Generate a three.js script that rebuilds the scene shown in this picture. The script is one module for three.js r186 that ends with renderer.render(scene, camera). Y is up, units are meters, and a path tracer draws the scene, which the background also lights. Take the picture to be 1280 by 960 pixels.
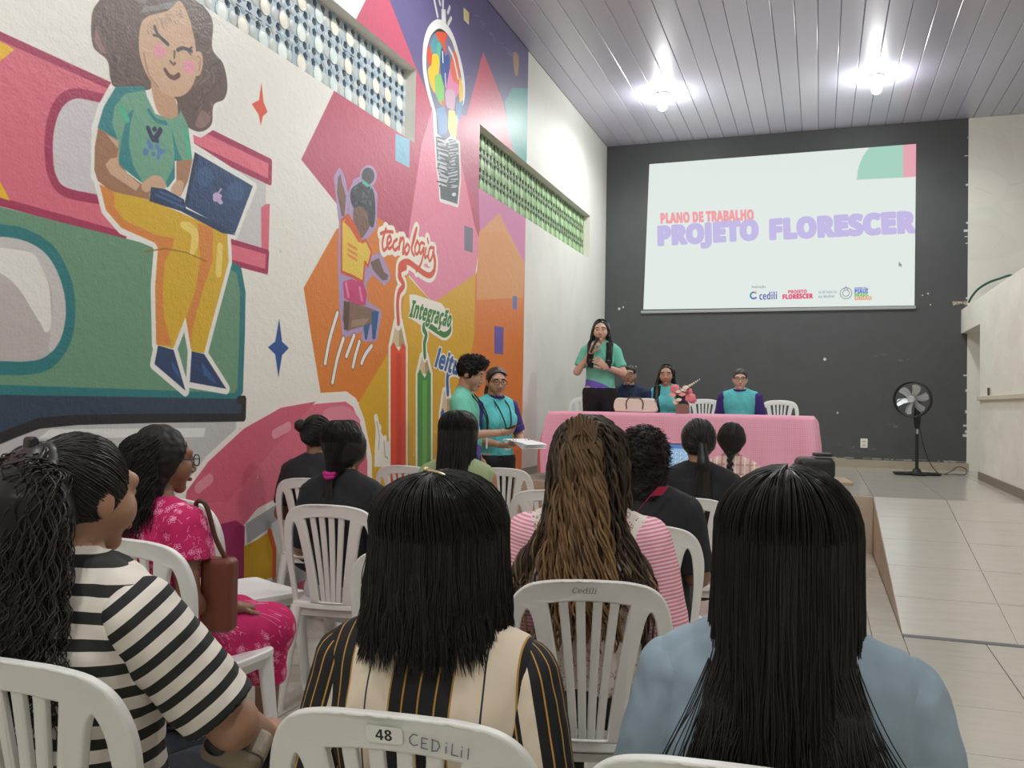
import * as THREE from 'three';
import { mergeGeometries, mergeVertices } from 'three/addons/utils/BufferGeometryUtils.js';
import { RoundedBoxGeometry } from 'three/addons/geometries/RoundedBoxGeometry.js';
import { ImprovedNoise } from 'three/addons/math/ImprovedNoise.js';
import { RectAreaLightUniformsLib } from 'three/addons/lights/RectAreaLightUniformsLib.js';

// ------------------------------------------------------------------ camera, exposure, lamps
RectAreaLightUniformsLib.init();
const scene = new THREE.Scene();
scene.background = new THREE.Color(0x0b0c0e);
const FOCAL = 1110, CAM = new THREE.Vector3(3.063, 1.32, 0);
const camera = new THREE.PerspectiveCamera(2 * Math.atan(480 / FOCAL) * 180 / Math.PI, 1280 / 960, 0.05, 60);
camera.position.copy(CAM);
camera.rotation.order = 'YXZ';
camera.rotation.set(0.02, 0.334, 0.017);
camera.updateMatrixWorld();
const renderer = new THREE.WebGLRenderer({ antialias: true });
renderer.toneMapping = THREE.LinearToneMapping;
renderer.toneMappingExposure = 1.0;
renderer.shadowMap.enabled = true;
const LAMP_POWER = 9.6, LAMP_COLOR = new THREE.Color(0.97, 1.0, 0.98);
const ROOM = { H: 5.18, D: 13.01, P: 0.513, RISER: 8.72, MURAL: 9.19, W: 4.817, W2: 8.2, PAINT: 4.89, REAR: 4.2, PART: 2.634 };
const LAMP_SPOTS = [[1.18, -10.95], [3.65, -11.05], [1.3, -6.0], [3.75, -6.0], [1.3, -1.0], [3.75, -1.0], [2.6, 2.8]];

// ------------------------------------------------------------------ helpers
let seed = 12345;
const rnd = () => { seed |= 0; seed = seed + 0x6D2B79F5 | 0; let t = Math.imul(seed ^ seed >>> 15, 1 | seed); t = t + Math.imul(t ^ t >>> 7, 61 | t) ^ t; return ((t ^ t >>> 14) >>> 0) / 4294967296; };
const reseed = s => { seed = s; };
const rr = (a, b) => a + (b - a) * rnd();
const lerp = (a, b, t) => a + (b - a) * t, clamp = (v, a, b) => Math.min(b, Math.max(a, v));
const perlin = new ImprovedNoise();
const V = (x, y, z) => new THREE.Vector3(x, y, z);
const rayDir = (px, py) => V((px - 640) / FOCAL, -(py - 480) / FOCAL, -1).applyQuaternion(camera.quaternion);
const at = (px, py, d) => rayDir(px, py).multiplyScalar(d).add(CAM);            // a measured place: picture point and distance
const onPlane = (px, py, axis, v) => { const r = rayDir(px, py); return r.multiplyScalar((v - CAM.getComponent(axis)) / r.getComponent(axis)).add(CAM); };
const taken = {};
const numbered = n => { const k = taken[n] = (taken[n] ?? -1) + 1; return k ? `${n}_${String(k).padStart(3, '0')}` : n; };
const shade = o => { o.traverse(m => { if (m.isMesh) { m.castShadow = true; m.receiveShadow = true; } }); return o; };
function tag(o, label, category, group) { o.userData.label = label; o.userData.category = category; if (group) o.userData.group = group; return o; }
function thing(name, label, category, pos = [0, 0, 0], turn = 0, group) {
  const o = new THREE.Group(); o.name = numbered(name); o.position.set(...pos); o.rotation.y = turn; scene.add(o);
  return tag(o, label, category, group);
}
function part(parent, name, geo, mat) { const m = new THREE.Mesh(geo, mat); m.name = name; m.castShadow = m.receiveShadow = true; parent.add(m); return m; }
function structure(name, label) { const o = new THREE.Group(); o.name = name; o.userData.kind = 'structure'; o.userData.label = label; scene.add(o); return o; }
const std = (color, rough = 0.6, extra = {}) => new THREE.MeshStandardMaterial({ color, roughness: rough, metalness: 0, ...extra });
const box = (w, h, d, x = 0, y = 0, z = 0) => new THREE.BoxGeometry(w, h, d).translate(x, y, z);
const rbox = (w, h, d, r, x = 0, y = 0, z = 0, s = 2) => new RoundedBoxGeometry(w, h, d, s, r).translate(x, y, z);
const cyl = (r1, r2, h, x = 0, y = 0, z = 0, n = 24) => new THREE.CylinderGeometry(r1, r2, h, n).translate(x, y, z);
const merge = list => mergeGeometries(list.map(g => { const q = g.index ? g.toNonIndexed() : g; for (const k of Object.keys(q.attributes)) if (!['position', 'normal', 'uv'].includes(k)) q.deleteAttribute(k); return q; }));
const tube = (pts, r, n = 32, sides = 8, closed = false) => new THREE.TubeGeometry(new THREE.CatmullRomCurve3(pts.map(p => Array.isArray(p) ? V(...p) : p), closed), n, r, sides, closed);
const between = (a, b, r1, r2 = r1, n = 12) => { const d = b.clone().sub(a), L = d.length(); const g = new THREE.CylinderGeometry(r2, r1, L, n); g.translate(0, L / 2, 0); g.applyQuaternion(new THREE.Quaternion().setFromUnitVectors(V(0, 1, 0), d.divideScalar(L))); return g.translate(a.x, a.y, a.z); };
function canvasTex(w, h, draw, { srgb = true, repeat } = {}) {
  const c = document.createElement('canvas'); c.width = w; c.height = h; draw(c.getContext('2d'), w, h);
  const t = new THREE.CanvasTexture(c); if (srgb) t.colorSpace = THREE.SRGBColorSpace; t.magFilter = THREE.LinearFilter;
  if (repeat) { t.wrapS = t.wrapT = THREE.RepeatWrapping; t.repeat.set(...repeat); }
  return t;
}
function noiseTex(n, fn, { srgb = false, repeat } = {}) {       // tiling grey/colour noise
  const data = new Uint8Array(n * n * 4);
  for (let j = 0; j < n; j++) for (let i = 0; i < n; i++) { const v = fn(i / n, j / n); const k = (j * n + i) * 4; for (let c = 0; c < 3; c++) data[k + c] = clamp(Array.isArray(v) ? v[c] : v, 0, 255); data[k + 3] = 255; }
  const t = new THREE.DataTexture(data, n, n); t.magFilter = THREE.LinearFilter; t.minFilter = THREE.LinearFilter; t.wrapS = t.wrapT = THREE.RepeatWrapping; if (srgb) t.colorSpace = THREE.SRGBColorSpace; if (repeat) t.repeat.set(...repeat); t.needsUpdate = true; return t;
}
const tnoise = (u, v, f, z = 0) => {                            // periodic noise from four blended corners
  const n = (a, b) => perlin.noise(a * f, b * f, z + f * 0.37); const wu = u, wv = v;
  return (n(u, v) * (1 - wu) + n(u - 1, v) * wu) * (1 - wv) + (n(u, v - 1) * (1 - wu) + n(u - 1, v - 1) * wu) * wv;
};
const lin0 = (r, g, b) => new THREE.Color(r / 255, g / 255, b / 255).convertSRGBToLinear();
const rgb = (r, g, b) => `rgb(${r},${g},${b})`;

// ------------------------------------------------------------------ wall painting (drawn in metres on the plaster)
const M0 = 1.2, M1 = ROOM.MURAL, MS = 2048 / (M1 - M0), MT = 2048 / ROOM.H;
const fr = (ox, oy, s) => (x, y) => [ox + x * s, oy + y * s];
const zA = fr(0, 0, .265625), zB = fr(0, 230, .32288), zC = fr(240, 0, .234375), zD = fr(370, 180, .25), zE = fr(470, 0, .2422), zF = fr(570, 140, .21875), zG = fr(400, 340, .2708), zK = fr(220, 480, .3125), zL = fr(510, 0, .125), zM = fr(510, 100, .166667), zN = fr(460, 270, .083333), zH = fr(0, 500, .4793), z0 = fr(0, 0, 1);
const wallAt = (px, py) => { const p = onPlane(px, py, 0, 0); return [-p.z, p.y]; };
function drawMural(ctx) {
  const T = (f, x, y) => { const [a, b] = wallAt(...f(x, y)); return [a, b]; };
  ctx.setTransform(MS, 0, 0, -MT, -M0 * MS, 2048);
  ctx.lineJoin = 'round'; ctx.lineCap = 'round';
  const path = (f, pts, { smooth = false, open = false } = {}) => {
    const P = []; for (let i = 0; i < pts.length; i += 2) P.push(T(f, pts[i], pts[i + 1]));
    ctx.beginPath();
    const n = P.length;
    if (!smooth) { ctx.moveTo(...P[0]); for (let i = 1; i < n; i++) ctx.lineTo(...P[i]); }
    else {
      const g = i => open ? P[clamp(i, 0, n - 1)] : P[(i + n) % n];
      ctx.moveTo(...P[0]);
      for (let i = 0; i < (open ? n - 1 : n); i++) { const a = g(i - 1), b = g(i), c = g(i + 1), d = g(i + 2); ctx.bezierCurveTo(b[0] + (c[0] - a[0]) / 6, b[1] + (c[1] - a[1]) / 6, c[0] - (d[0] - b[0]) / 6, c[1] - (d[1] - b[1]) / 6, c[0], c[1]); }
    }
    if (!open) ctx.closePath();
  };
  const fill = (f, c, pts, o) => { path(f, pts, o); ctx.fillStyle = c; ctx.fill(); if (o && o.line) { ctx.strokeStyle = o.line; ctx.lineWidth = o.w ?? .02; ctx.stroke(); } };
  const line = (f, c, w, pts, o) => { path(f, pts, { open: true, ...o }); ctx.strokeStyle = c; ctx.lineWidth = w; ctx.stroke(); };
  const blob = (f, c, x, y, rx, ry = rx) => { const p = []; for (let k = 0; k < 16; k++) p.push(x + rx * Math.cos(k * Math.PI / 8), y + ry * Math.sin(k * Math.PI / 8)); fill(f, c, p, { smooth: true }); };
  const text = (f, tl, tr, bl, s, c, font, halo, hw = 16) => {   // lettering on a slanted baseline
    const A = T(f, ...tl), B = T(f, ...tr), C = T(f, ...bl); ctx.save();
    ctx.font = font; const m = ctx.measureText(s).width, h = 100;
    ctx.transform((B[0] - A[0]) / m, (B[1] - A[1]) / m, (C[0] - A[0]) / h, (C[1] - A[1]) / h, A[0], A[1]);
    if (halo) { ctx.strokeStyle = halo; ctx.lineWidth = hw; ctx.strokeText(s, 0, 82); }
    ctx.fillStyle = c; ctx.fillText(s, 0, 82); ctx.strokeStyle = c; ctx.lineWidth = 5; ctx.strokeText(s, 0, 82); ctx.restore();
  };
  const WHITE = rgb(233, 228, 219);
  ctx.fillStyle = WHITE; ctx.fillRect(0, -1, 12, 8);
  // --- top book, pink
  const PINK = rgb(218, 106, 126), MAG = rgb(166, 44, 84);
  { const S = T(zA, 0, 165), Bt = T(zB, 0, 75); const far = [M0, S[1] + .42], farB = [M0, Bt[1] + .05];
    ctx.beginPath(); ctx.moveTo(...far); for (const p of [[zA, 0, 165], [zA, 1275, 757], [zB, 1040, 262], [zB, 1035, 342], [zB, 0, 72]]) ctx.lineTo(...T(...p)); ctx.lineTo(...farB); ctx.closePath(); ctx.fillStyle = PINK; ctx.fill(); }
  fill(zA, rgb(206, 202, 202), [905, 690, 1250, 862, 1250, 960, 1190, 1010, 900, 960]);
  fill(zA, WHITE, [1250, 860, 1300, 880, 1300, 960, 1250, 960]);
  fill(zB, rgb(206, 202, 202), [880, 0, 1010, 40, 1012, 252, 875, 215]);
  fill(zA, rgb(226, 112, 132), [905, 615, 1270, 770, 1270, 850, 905, 685]);
  fill(zB, rgb(224, 110, 130), [880, 218, 1035, 266, 1030, 338, 880, 300]);
  line(zA, MAG, .035, [-260, 40, 0, 168, 500, 395, 990, 622, 1272, 760, 1270, 858, 905, 685]);
  line(zB, MAG, .035, [-200, 22, 0, 68, 480, 200]);
  line(zB, MAG, .03, [880, 218, 1036, 264, 1032, 340, 885, 300]);
  fill(zA, rgb(236, 184, 30), [0, 195, 70, 232, 0, 288, -120, 330, -120, 140]);
  fill(zA, rgb(236, 184, 30), [-60, 760, 0, 852, 48, 945, 0, 930, -80, 900]);
  fill(zA, rgb(208, 200, 203), [600, 480, 480, 462, 350, 440, 275, 490, 236, 600, 230, 740, 250, 840, 310, 905, 470, 940, 600, 965, 640, 720], { line: MAG, w: .042, smooth: true });
  // --- middle book, green
  const GREEN = rgb(106, 148, 118), TEAL = rgb(36, 118, 122);
  fill(zB, GREEN, [-400, -20, 0, 88, 600, 240, 885, 303, 930, 330, 940, 420, 925, 830, 0, 808, -400, 800]);
  line(zB, TEAL, .05, [885, 310, 925, 335, 940, 420, 938, 560, 930, 800, 910, 828, 880, 826, 500, 815, 0, 802, -400, 795]);
  fill(zB, rgb(190, 181, 178), [-300, 170, 0, 182, 110, 205, 200, 265, 255, 370, 272, 470, 262, 580, 225, 655, 170, 700, 90, 714, 0, 712, -300, 705], { line: TEAL, w: .055, smooth: true });
  fill(zB, rgb(203, 196, 194), [0, 205, 110, 225, 190, 285, 240, 390, 255, 500, 235, 600, 190, 650, 200, 520, 195, 400, 120, 265, 0, 245], { smooth: true });
  fill(zB, rgb(231, 227, 220), [-60, 240, 0, 246, 120, 266, 160, 320, 190, 400, 198, 500, 195, 560, 176, 573, 160, 545, 120, 480, 80, 415, 40, 372, 0, 345, -60, 330], { smooth: true });
  // --- lower book, navy, and pale pages under it
  fill(zB, rgb(192, 190, 189), [-400, 880, 915, 900, 912, 1010, 700, 1400, -400, 1500]);
  fill(zH, rgb(228, 226, 222), [130, 76, 535, 73, 533, 97, 100, 100]);
  fill(zB, rgb(45, 62, 82), [-400, 805, 0, 816, 920, 832, 950, 830, 946, 905, 600, 908, 300, 914, 150, 928, 60, 970, -400, 990]);
  line(zB, rgb(33, 28, 36), .045, [925, 836, 944, 834, 942, 904, 600, 907, 300, 913, 150, 927, 60, 960, 0, 985]);
  // --- girl with laptop
  const HALO = rgb(236, 232, 226);
  const trousers = [385, 0, 440, 30, 580, 60, 880, 190, 885, 300, 850, 430, 820, 540, 790, 655, 742, 648, 718, 515, 670, 637, 605, 622, 600, 400, 612, 250, 600, 225, 470, 170, 410, 100];
  const shoe1 = [612, 625, 672, 642, 718, 800, 598, 697], shoe2 = [742, 648, 790, 658, 876, 793, 735, 767];
  for (const s of [trousers, shoe1, shoe2]) fill(zB, HALO, s, { line: HALO, w: .06 });
  const shirt = [545, 408, 680, 408, 692, 455, 730, 535, 800, 560, 838, 545, 850, 520, 885, 590, 905, 752, 822, 757, 822, 840, 790, 882, 670, 862, 555, 772, 560, 662, 460, 600, 482, 520];
  fill(zA, HALO, shirt, { line: HALO, w: .06 });
  fill(zA, HALO, [455, 605, 560, 665, 660, 860, 700, 950, 560, 935, 452, 830], { line: HALO, w: .06 });
  fill(zA, HALO, [905, 690, 1198, 876, 1105, 1110, 860, 1010, 700, 960], { line: HALO, w: .045 });
  const hair = [560, -60, 455, 20, 430, 100, 440, 220, 505, 285, 520, 370, 550, 412, 700, 422, 720, 370, 760, 420, 830, 470, 835, 545, 875, 592, 940, 620, 995, 585, 1005, 495, 1055, 465, 1070, 400, 1050, 300, 1000, 230, 1000, 100, 950, 20, 860, -60];
  fill(zA, HALO, [830, 470, 835, 545, 875, 592, 940, 620, 995, 585, 1005, 495, 1055, 465, 1070, 400, 1050, 300], { line: HALO, w: .06 });
  fill(zA, rgb(99, 77, 70), hair, { smooth: true });
  ctx.save(); path(zA, hair, { smooth: true }); ctx.clip();
  for (let k = 0; k < 26; k++) { reseed(70 + k); const x = rr(450, 640), y = rr(0, 380); line(zA, k % 2 ? rgb(118, 94, 86) : rgb(84, 64, 58), .008, [x, y, x - 20 + rr(0, 30), y + 50, x + rr(-10, 30), y + 100], { smooth: true }); }
  for (let k = 0; k < 16; k++) { reseed(170 + k); const x = rr(930, 1030), y = rr(120, 500); line(zA, k % 2 ? rgb(128, 102, 94) : rgb(84, 64, 58), .008, [x, y, x + 15, y + 30, x - rr(-10, 40), y + 70], { smooth: true }); }
  ctx.restore();
  fill(zA, rgb(150, 110, 105), [450, 120, 470, 180, 500, 250, 480, 250, 445, 190]); fill(zA, rgb(140, 108, 100), [950, 520, 990, 560, 960, 600, 920, 590], { smooth: true });
  fill(zA, rgb(128, 122, 120), [600, -20, 700, -10, 660, 60, 800, 40, 850, 0, 700, 30]);
  const SKIN = rgb(206, 168, 138);
  fill(zA, rgb(196, 152, 120), [722, 360, 715, 430, 745, 530, 800, 560, 838, 540, 812, 440], { smooth: true });
  fill(zA, SKIN, [662, 120, 655, 240, 690, 350, 745, 420, 800, 452, 860, 450, 905, 405, 925, 330, 918, 200, 885, 70, 845, 5, 790, 50, 700, 75], { smooth: true });
  fill(zA, SKIN, [922, 250, 948, 250, 955, 300, 940, 352, 915, 345], { smooth: true }); line(zA, rgb(170, 125, 95), .008, [928, 265, 942, 275, 938, 330], { smooth: true });
  for (let k = 0; k < 60; k++) { reseed(300 + k); const a = rr(0, 1); const x = lerp(690, 860, a), y = 110 - 70 * a + rr(-8, 45); line(zA, rgb(150, 122, 104), .004, [x, y, x + 8, y + rr(8, 16)]); }
  line(zA, rgb(170, 128, 100), .01, [676, 250, 700, 350, 745, 410], { smooth: true });
  line(zA, rgb(66, 60, 62), .02, [728, 128, 745, 165, 790, 208], { smooth: true }); line(zA, rgb(66, 60, 62), .012, [722, 165, 752, 172]);
  line(zA, rgb(66, 60, 62), .018, [835, 236, 862, 226, 902, 240], { smooth: true }); line(zA, rgb(66, 60, 62), .01, [885, 240, 897, 255]); line(zA, rgb(66, 60, 62), .01, [890, 232, 903, 222]);
  line(zA, rgb(96, 74, 66), .012, [822, 240, 820, 272]); line(zA, rgb(110, 76, 60), .014, [802, 288, 815, 303, 824, 297], { smooth: true });
  line(zA, rgb(104, 66, 50), .024, [778, 330, 795, 355, 820, 366, 842, 352], { smooth: true });
  blob(zA, rgb(225, 150, 165), 750, 240, 30, 32); blob(zA, rgb(225, 150, 165), 890, 316, 30, 32);
  fill(zA, rgb(110, 162, 136), shirt);
  fill(zA, rgb(42, 128, 132), [460, 600, 490, 500, 545, 408, 680, 405, 685, 425, 590, 440, 540, 500, 527, 580, 555, 660]);
  fill(zA, rgb(42, 128, 132), [630, 510, 600, 540, 575, 640, 555, 772, 670, 862, 625, 770, 605, 680, 612, 590]);
  fill(zA, rgb(42, 128, 132), [808, 600, 830, 690, 860, 757, 822, 757, 822, 840, 790, 882, 780, 860, 815, 790, 822, 720]);
  line(zA, rgb(42, 128, 132), .022, [700, 520, 735, 565, 780, 580], { smooth: true }); line(zA, rgb(72, 178, 140), .03, [875, 620, 890, 730]); line(zA, rgb(74, 178, 140), .04, [575, 520, 595, 560]);
  line(zA, rgb(48, 44, 84), .028, [698, 605, 720, 655, 738, 640, 755, 612], { smooth: true }); blob(zA, rgb(48, 44, 84), 727, 608, 11, 12); line(zA, rgb(48, 44, 84), .024, [722, 655, 740, 662]);
  for (const [x, y, r] of [[685, 715, 14], [710, 690, 12], [700, 670, 10], [740, 690, 11], [722, 725, 10], [752, 715, 12], [745, 740, 9], [770, 712, 8]]) blob(zA, rgb(88, 130, 178), x, y, r, r * 1.3);
  fill(zA, rgb(160, 114, 84), [462, 602, 560, 665, 556, 760, 600, 815, 665, 865, 705, 900, 702, 950, 640, 950, 545, 920, 460, 850, 444, 800, 446, 690], { smooth: false });
  fill(zA, SKIN, [500, 630, 558, 668, 552, 740, 520, 745, 495, 775, 520, 820, 640, 898, 660, 870, 560, 780, 556, 700], { smooth: false });
  fill(zA, SKIN, [670, 862, 720, 826, 760, 835, 782, 872, 770, 888, 722, 892, 690, 905, 668, 890], { smooth: true });
  fill(zA, rgb(170, 124, 92), [830, 756, 906, 752, 885, 850, 850, 925, 815, 915, 830, 850]); fill(zA, SKIN, [805, 885, 835, 850, 865, 860, 850, 918, 815, 912], { smooth: true });
  fill(zB, rgb(216, 172, 42), trousers);
  fill(zB, rgb(219, 134, 62), [385, 0, 440, 30, 445, 90, 480, 140, 600, 195, 675, 210, 665, 250, 640, 300, 630, 400, 635, 520, 665, 625, 605, 622, 602, 400, 612, 250, 600, 228, 470, 170, 410, 100]);
  fill(zB, rgb(219, 134, 62), [765, 150, 825, 170, 822, 300, 780, 430, 745, 560, 740, 640, 720, 520, 755, 420, 775, 300]);
  fill(zB, rgb(238, 208, 108), [700, 148, 740, 150, 768, 190, 765, 240, 750, 275, 735, 270, 740, 200, 705, 172], { smooth: true }); line(zB, rgb(238, 208, 108), .05, [852, 245, 846, 345]);
  line(zB, rgb(150, 112, 32), .006, [560, 262, 640, 250, 720, 265, 800, 300], {});
  for (const s of [shoe1, shoe2]) fill(zB, rgb(36, 60, 100), s); fill(zB, rgb(50, 90, 148), [660, 680, 690, 720, 700, 760, 670, 720]); fill(zB, rgb(50, 90, 148), [780, 690, 820, 740, 840, 775, 790, 740]);
  fill(zA, rgb(46, 72, 112), [917, 716, 1190, 876, 1105, 1100, 872, 970]);
  fill(zA, rgb(36, 52, 82), [917, 716, 935, 730, 882, 965, 868, 962]); blob(zA, rgb(58, 88, 130), 965, 830, 40, 46); blob(zA, rgb(56, 86, 128), 1110, 900, 40, 48);
  fill(zB, rgb(36, 58, 94), [585, 12, 640, 20, 712, 60, 720, 95, 880, 170, 912, 198, 860, 190, 700, 105, 578, 66]);
  line(zB, rgb(62, 94, 140), .012, [600, 40, 710, 90]); line(zB, rgb(62, 94, 140), .012, [620, 30, 700, 66]);
  fill(zA, rgb(196, 170, 206), [1003, 915, 1020, 905, 1035, 912, 1045, 922, 1040, 935, 1050, 955, 1035, 962, 1022, 950, 1005, 945], { smooth: true }); fill(zA, rgb(196, 170, 206), [1025, 905, 1040, 885, 1045, 890, 1032, 908]);
  // --- stars
  fill(zC, rgb(222, 84, 56), [370, 440, 382, 545, 403, 597, 378, 620, 367, 670, 355, 610, 319, 555, 358, 533]);
  fill(z0, rgb(34, 78, 146), [349, 398, 352.5, 427, 361, 435, 352.5, 444, 348, 472, 344, 443, 335, 434, 344, 427]);
  // --- coloured facets
  const DPINK = rgb(186, 84, 106);
  fill(z0, DPINK, [376.5, 199.5, 417, 115, 446, 22, 470, -25, 530, -60, 600, 200, 600, 300, 520, 330, 470, 300, 421, 255]);
  fill(z0, rgb(96, 88, 130), [470, -110, 487, 0, 519, 82, 540, 130, 560, 170, 625, 190, 640, 176, 665, 200, 675, 40, 600, -120]);
  fill(z0, rgb(204, 88, 112), [604, 64, 582, 150, 572, 260, 600, 260, 660, 200, 640, 176, 628, 125]);
  fill(z0, rgb(226, 132, 156), [545, 120, 527, 180, 511, 290, 542, 379, 594, 344, 600, 300, 594, 285, 577, 205, 566, 160]);
  fill(z0, rgb(186, 92, 118), [577, 205, 566, 140, 600, 150, 600, 285]);
  fill(z0, rgb(58, 150, 144), [631, 128, 640, 110, 665, 110, 662, 215, 640, 185]);
  fill(z0, rgb(208, 128, 170), [598, 235, 665, 275, 660, 340, 650, 330, 624, 268, 600, 290]);
  fill(z0, rgb(222, 158, 108), [624, 266, 599, 290, 596, 344, 595, 380, 660, 380, 656, 330]);
  fill(z0, rgb(219, 124, 50), [594, 344, 592, 420, 568, 520, 560, 700, 680, 620, 680, 340, 600, 330]);
  fill(z0, rgb(220, 152, 92), [596, 344, 596, 375, 654, 372, 656, 330, 630, 290, 600, 290]);
  fill(z0, rgb(217, 124, 46), [421, 286, 379.5, 360, 389, 420, 400, 486, 404, 520, 450, 502, 485, 441, 510, 380, 512, 300, 470, 270]);
  fill(z0, rgb(214, 164, 36), [508, 343, 500, 410, 485, 441, 449, 502, 430, 560, 440, 700, 560, 700, 575, 520, 593, 420, 594, 343, 541, 379]);
  fill(z0, rgb(226, 136, 160), [511, 290, 508, 340, 541, 379, 594, 343, 597, 300, 560, 260]);
  fill(zC, rgb(134, 184, 206), [1085, 712, 1162, 745, 1160, 895, 1085, 855]); fill(zF, rgb(118, 116, 128), [48, 648, 97, 666, 95, 805, 48, 790]);
  fill(zG, rgb(106, 84, 162), [805, 248, 848, 255, 845, 380, 805, 376]); fill(zG, rgb(98, 116, 176), [890, 110, 910, 113, 908, 175, 890, 170]);
  fill(zL, rgb(224, 206, 130), [558, 82, 608, 132, 606, 240, 560, 190], { line: rgb(238, 232, 200), w: .012 }); fill(zL, rgb(176, 142, 112), [1052, 540, 1075, 520, 1108, 580, 1100, 740, 1075, 750, 1058, 660], { smooth: true });
  for (let k = 0; k < 20; k++) { reseed(900 + k); const a = rnd(); const x = lerp(680, 1040, a) + rr(-15, 15), y = lerp(170, 560, a) + rr(-20, 20); line(zL, rgb(126, 122, 150), .01, [x, y, x + rr(5, 40), y + rr(5, 50)]); }
  // --- light bulb
  const bulb = [300, 240, 225, 300, 180, 420, 165, 560, 170, 720, 200, 880, 238, 1020, 262, 1110, 300, 1500, 420, 1500, 500, 1100, 545, 1000, 555, 860, 535, 700, 490, 520, 440, 370, 370, 270];
  fill(zL, rgb(38, 40, 48), bulb, { smooth: true, line: rgb(226, 224, 220), w: .075 });
  fill(zL, rgb(118, 112, 140), [210, 420, 270, 330, 380, 330, 440, 430, 490, 580, 525, 760, 535, 900, 520, 1040, 480, 1180, 450, 1420, 330, 1420, 285, 1150, 230, 940, 195, 760, 190, 560], { smooth: true });
  fill(zL, rgb(214, 84, 50), [280, 325, 340, 318, 392, 345, 375, 420, 380, 520, 360, 510, 340, 440, 300, 400], { smooth: true });
  fill(zL, rgb(82, 146, 156), [272, 345, 300, 400, 330, 440, 320, 560, 285, 540, 235, 520, 225, 470, 240, 400], { smooth: true }); fill(zL, rgb(92, 174, 146), [300, 430, 335, 470, 322, 640, 300, 700, 285, 545], { smooth: true });
  fill(zL, rgb(208, 78, 50), [210, 450, 235, 520, 238, 620, 215, 660, 195, 600, 192, 540], { smooth: true });
  fill(zL, rgb(224, 184, 36), [245, 545, 300, 550, 315, 640, 305, 740, 270, 770, 275, 930, 225, 850, 200, 700, 235, 640], { smooth: true });
  fill(zL, rgb(126, 190, 100), [275, 770, 320, 740, 355, 830, 362, 960, 355, 1060, 300, 1000, 272, 900], { smooth: true });
  fill(zL, rgb(48, 74, 136), [335, 480, 360, 520, 372, 560, 405, 545, 418, 620, 402, 820, 375, 870, 340, 790, 322, 640], { smooth: true });
  fill(zL, rgb(214, 100, 64), [455, 515, 490, 560, 525, 760, 520, 840, 480, 860, 440, 790, 425, 650], { smooth: true }); fill(zL, rgb(216, 122, 160), [420, 690, 450, 800, 510, 860, 505, 930, 440, 1020, 400, 1020, 385, 900], { smooth: true });
  fill(zL, rgb(228, 190, 70), [520, 770, 548, 870, 548, 1000, 520, 1040, 510, 900], { smooth: true });
  line(zL, rgb(214, 206, 206), .035, [410, 480, 450, 560, 480, 680, 500, 780], { smooth: true }); line(zL, rgb(240, 238, 236), .02, [345, 520, 350, 620]); line(zL, rgb(214, 206, 206), .02, [372, 740, 378, 860]);
  fill(zM, rgb(214, 96, 60), [250, 160, 275, 150, 275, 200, 255, 195]); fill(zM, rgb(198, 160, 180), [285, 80, 350, 90, 345, 220, 310, 215, 285, 180], { smooth: true });
  fill(zM, rgb(116, 150, 190), [215, 215, 270, 200, 300, 300, 290, 400, 230, 420]); fill(zM, rgb(222, 214, 120), [305, 225, 350, 230, 370, 330, 360, 470, 330, 450, 300, 360]); fill(zM, rgb(92, 130, 176), [360, 190, 415, 150, 400, 260, 375, 330]);
  const sock = [208, 420, 215, 560, 222, 660, 238, 750, 245, 890, 370, 930, 378, 850, 388, 740, 384, 600, 380, 480, 330, 440, 280, 480];
  fill(zM, rgb(228, 224, 222), sock, { line: rgb(228, 224, 222), w: .06 }); fill(zM, rgb(92, 98, 104), sock);
  for (let k = 0; k < 34; k++) { reseed(1200 + k); const y = 430 + k * 11; const x = rr(215, 250); line(zM, k % 3 ? rgb(188, 192, 196) : rgb(52, 56, 62), .014, [x, y, x + rr(40, 70), y + rr(15, 32)]); line(zM, k % 2 ? rgb(178, 182, 186) : rgb(62, 66, 72), .014, [rr(300, 330), y + 20, rr(350, 378), y + rr(0, 26)]); }
  fill(zM, rgb(84, 90, 96), [245, 790, 380, 820, 366, 906, 256, 868]); blob(zM, rgb(214, 216, 218), 345, 858, 16, 14);
  fill(zL, rgb(226, 224, 220), [335, 85, 375, 95, 382, 250, 335, 225]); for (const l of [[262, 0, 296, 160], [312, 0, 322, 40], [350, -40, 350, 70], [418, 70, 398, 128], [432, 180, 402, 240]]) line(zL, rgb(222, 220, 218), .035, l);
  // --- jumping child
  const LAV = rgb(172, 146, 186);
  const kid = [[205, 180, 220, 150, 235, 190, 250, 270, 240, 370, 270, 360, 300, 470, 350, 490, 375, 590, 420, 570, 460, 660, 440, 680, 380, 620, 335, 690, 350, 810, 415, 850, 395, 960, 340, 960, 360, 900, 245, 940, 230, 800, 225, 620, 230, 400], [270, 270, 300, 200, 345, 185, 395, 260, 390, 400, 330, 470, 290, 420]];
  for (const k of kid) fill(zD, LAV, k, { line: LAV, w: .08 }); blob(zD, LAV, 362, 160, 42, 54);
  fill(zD, rgb(122, 92, 78), [210, 165, 222, 150, 232, 200, 250, 260, 242, 360, 228, 362, 205, 240]);
  fill(zD, rgb(120, 92, 80), [300, 290, 355, 330, 372, 400, 330, 470, 305, 465, 285, 380], { smooth: true });
  fill(zD, rgb(62, 60, 66), [272, 275, 275, 230, 300, 205, 345, 185, 385, 230, 397, 320, 388, 412, 365, 400, 358, 345, 320, 310, 290, 320], { smooth: true }); blob(zD, rgb(70, 68, 74), 360, 160, 32, 42); line(zD, rgb(86, 178, 158), .03, [335, 188, 372, 218]);
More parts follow.
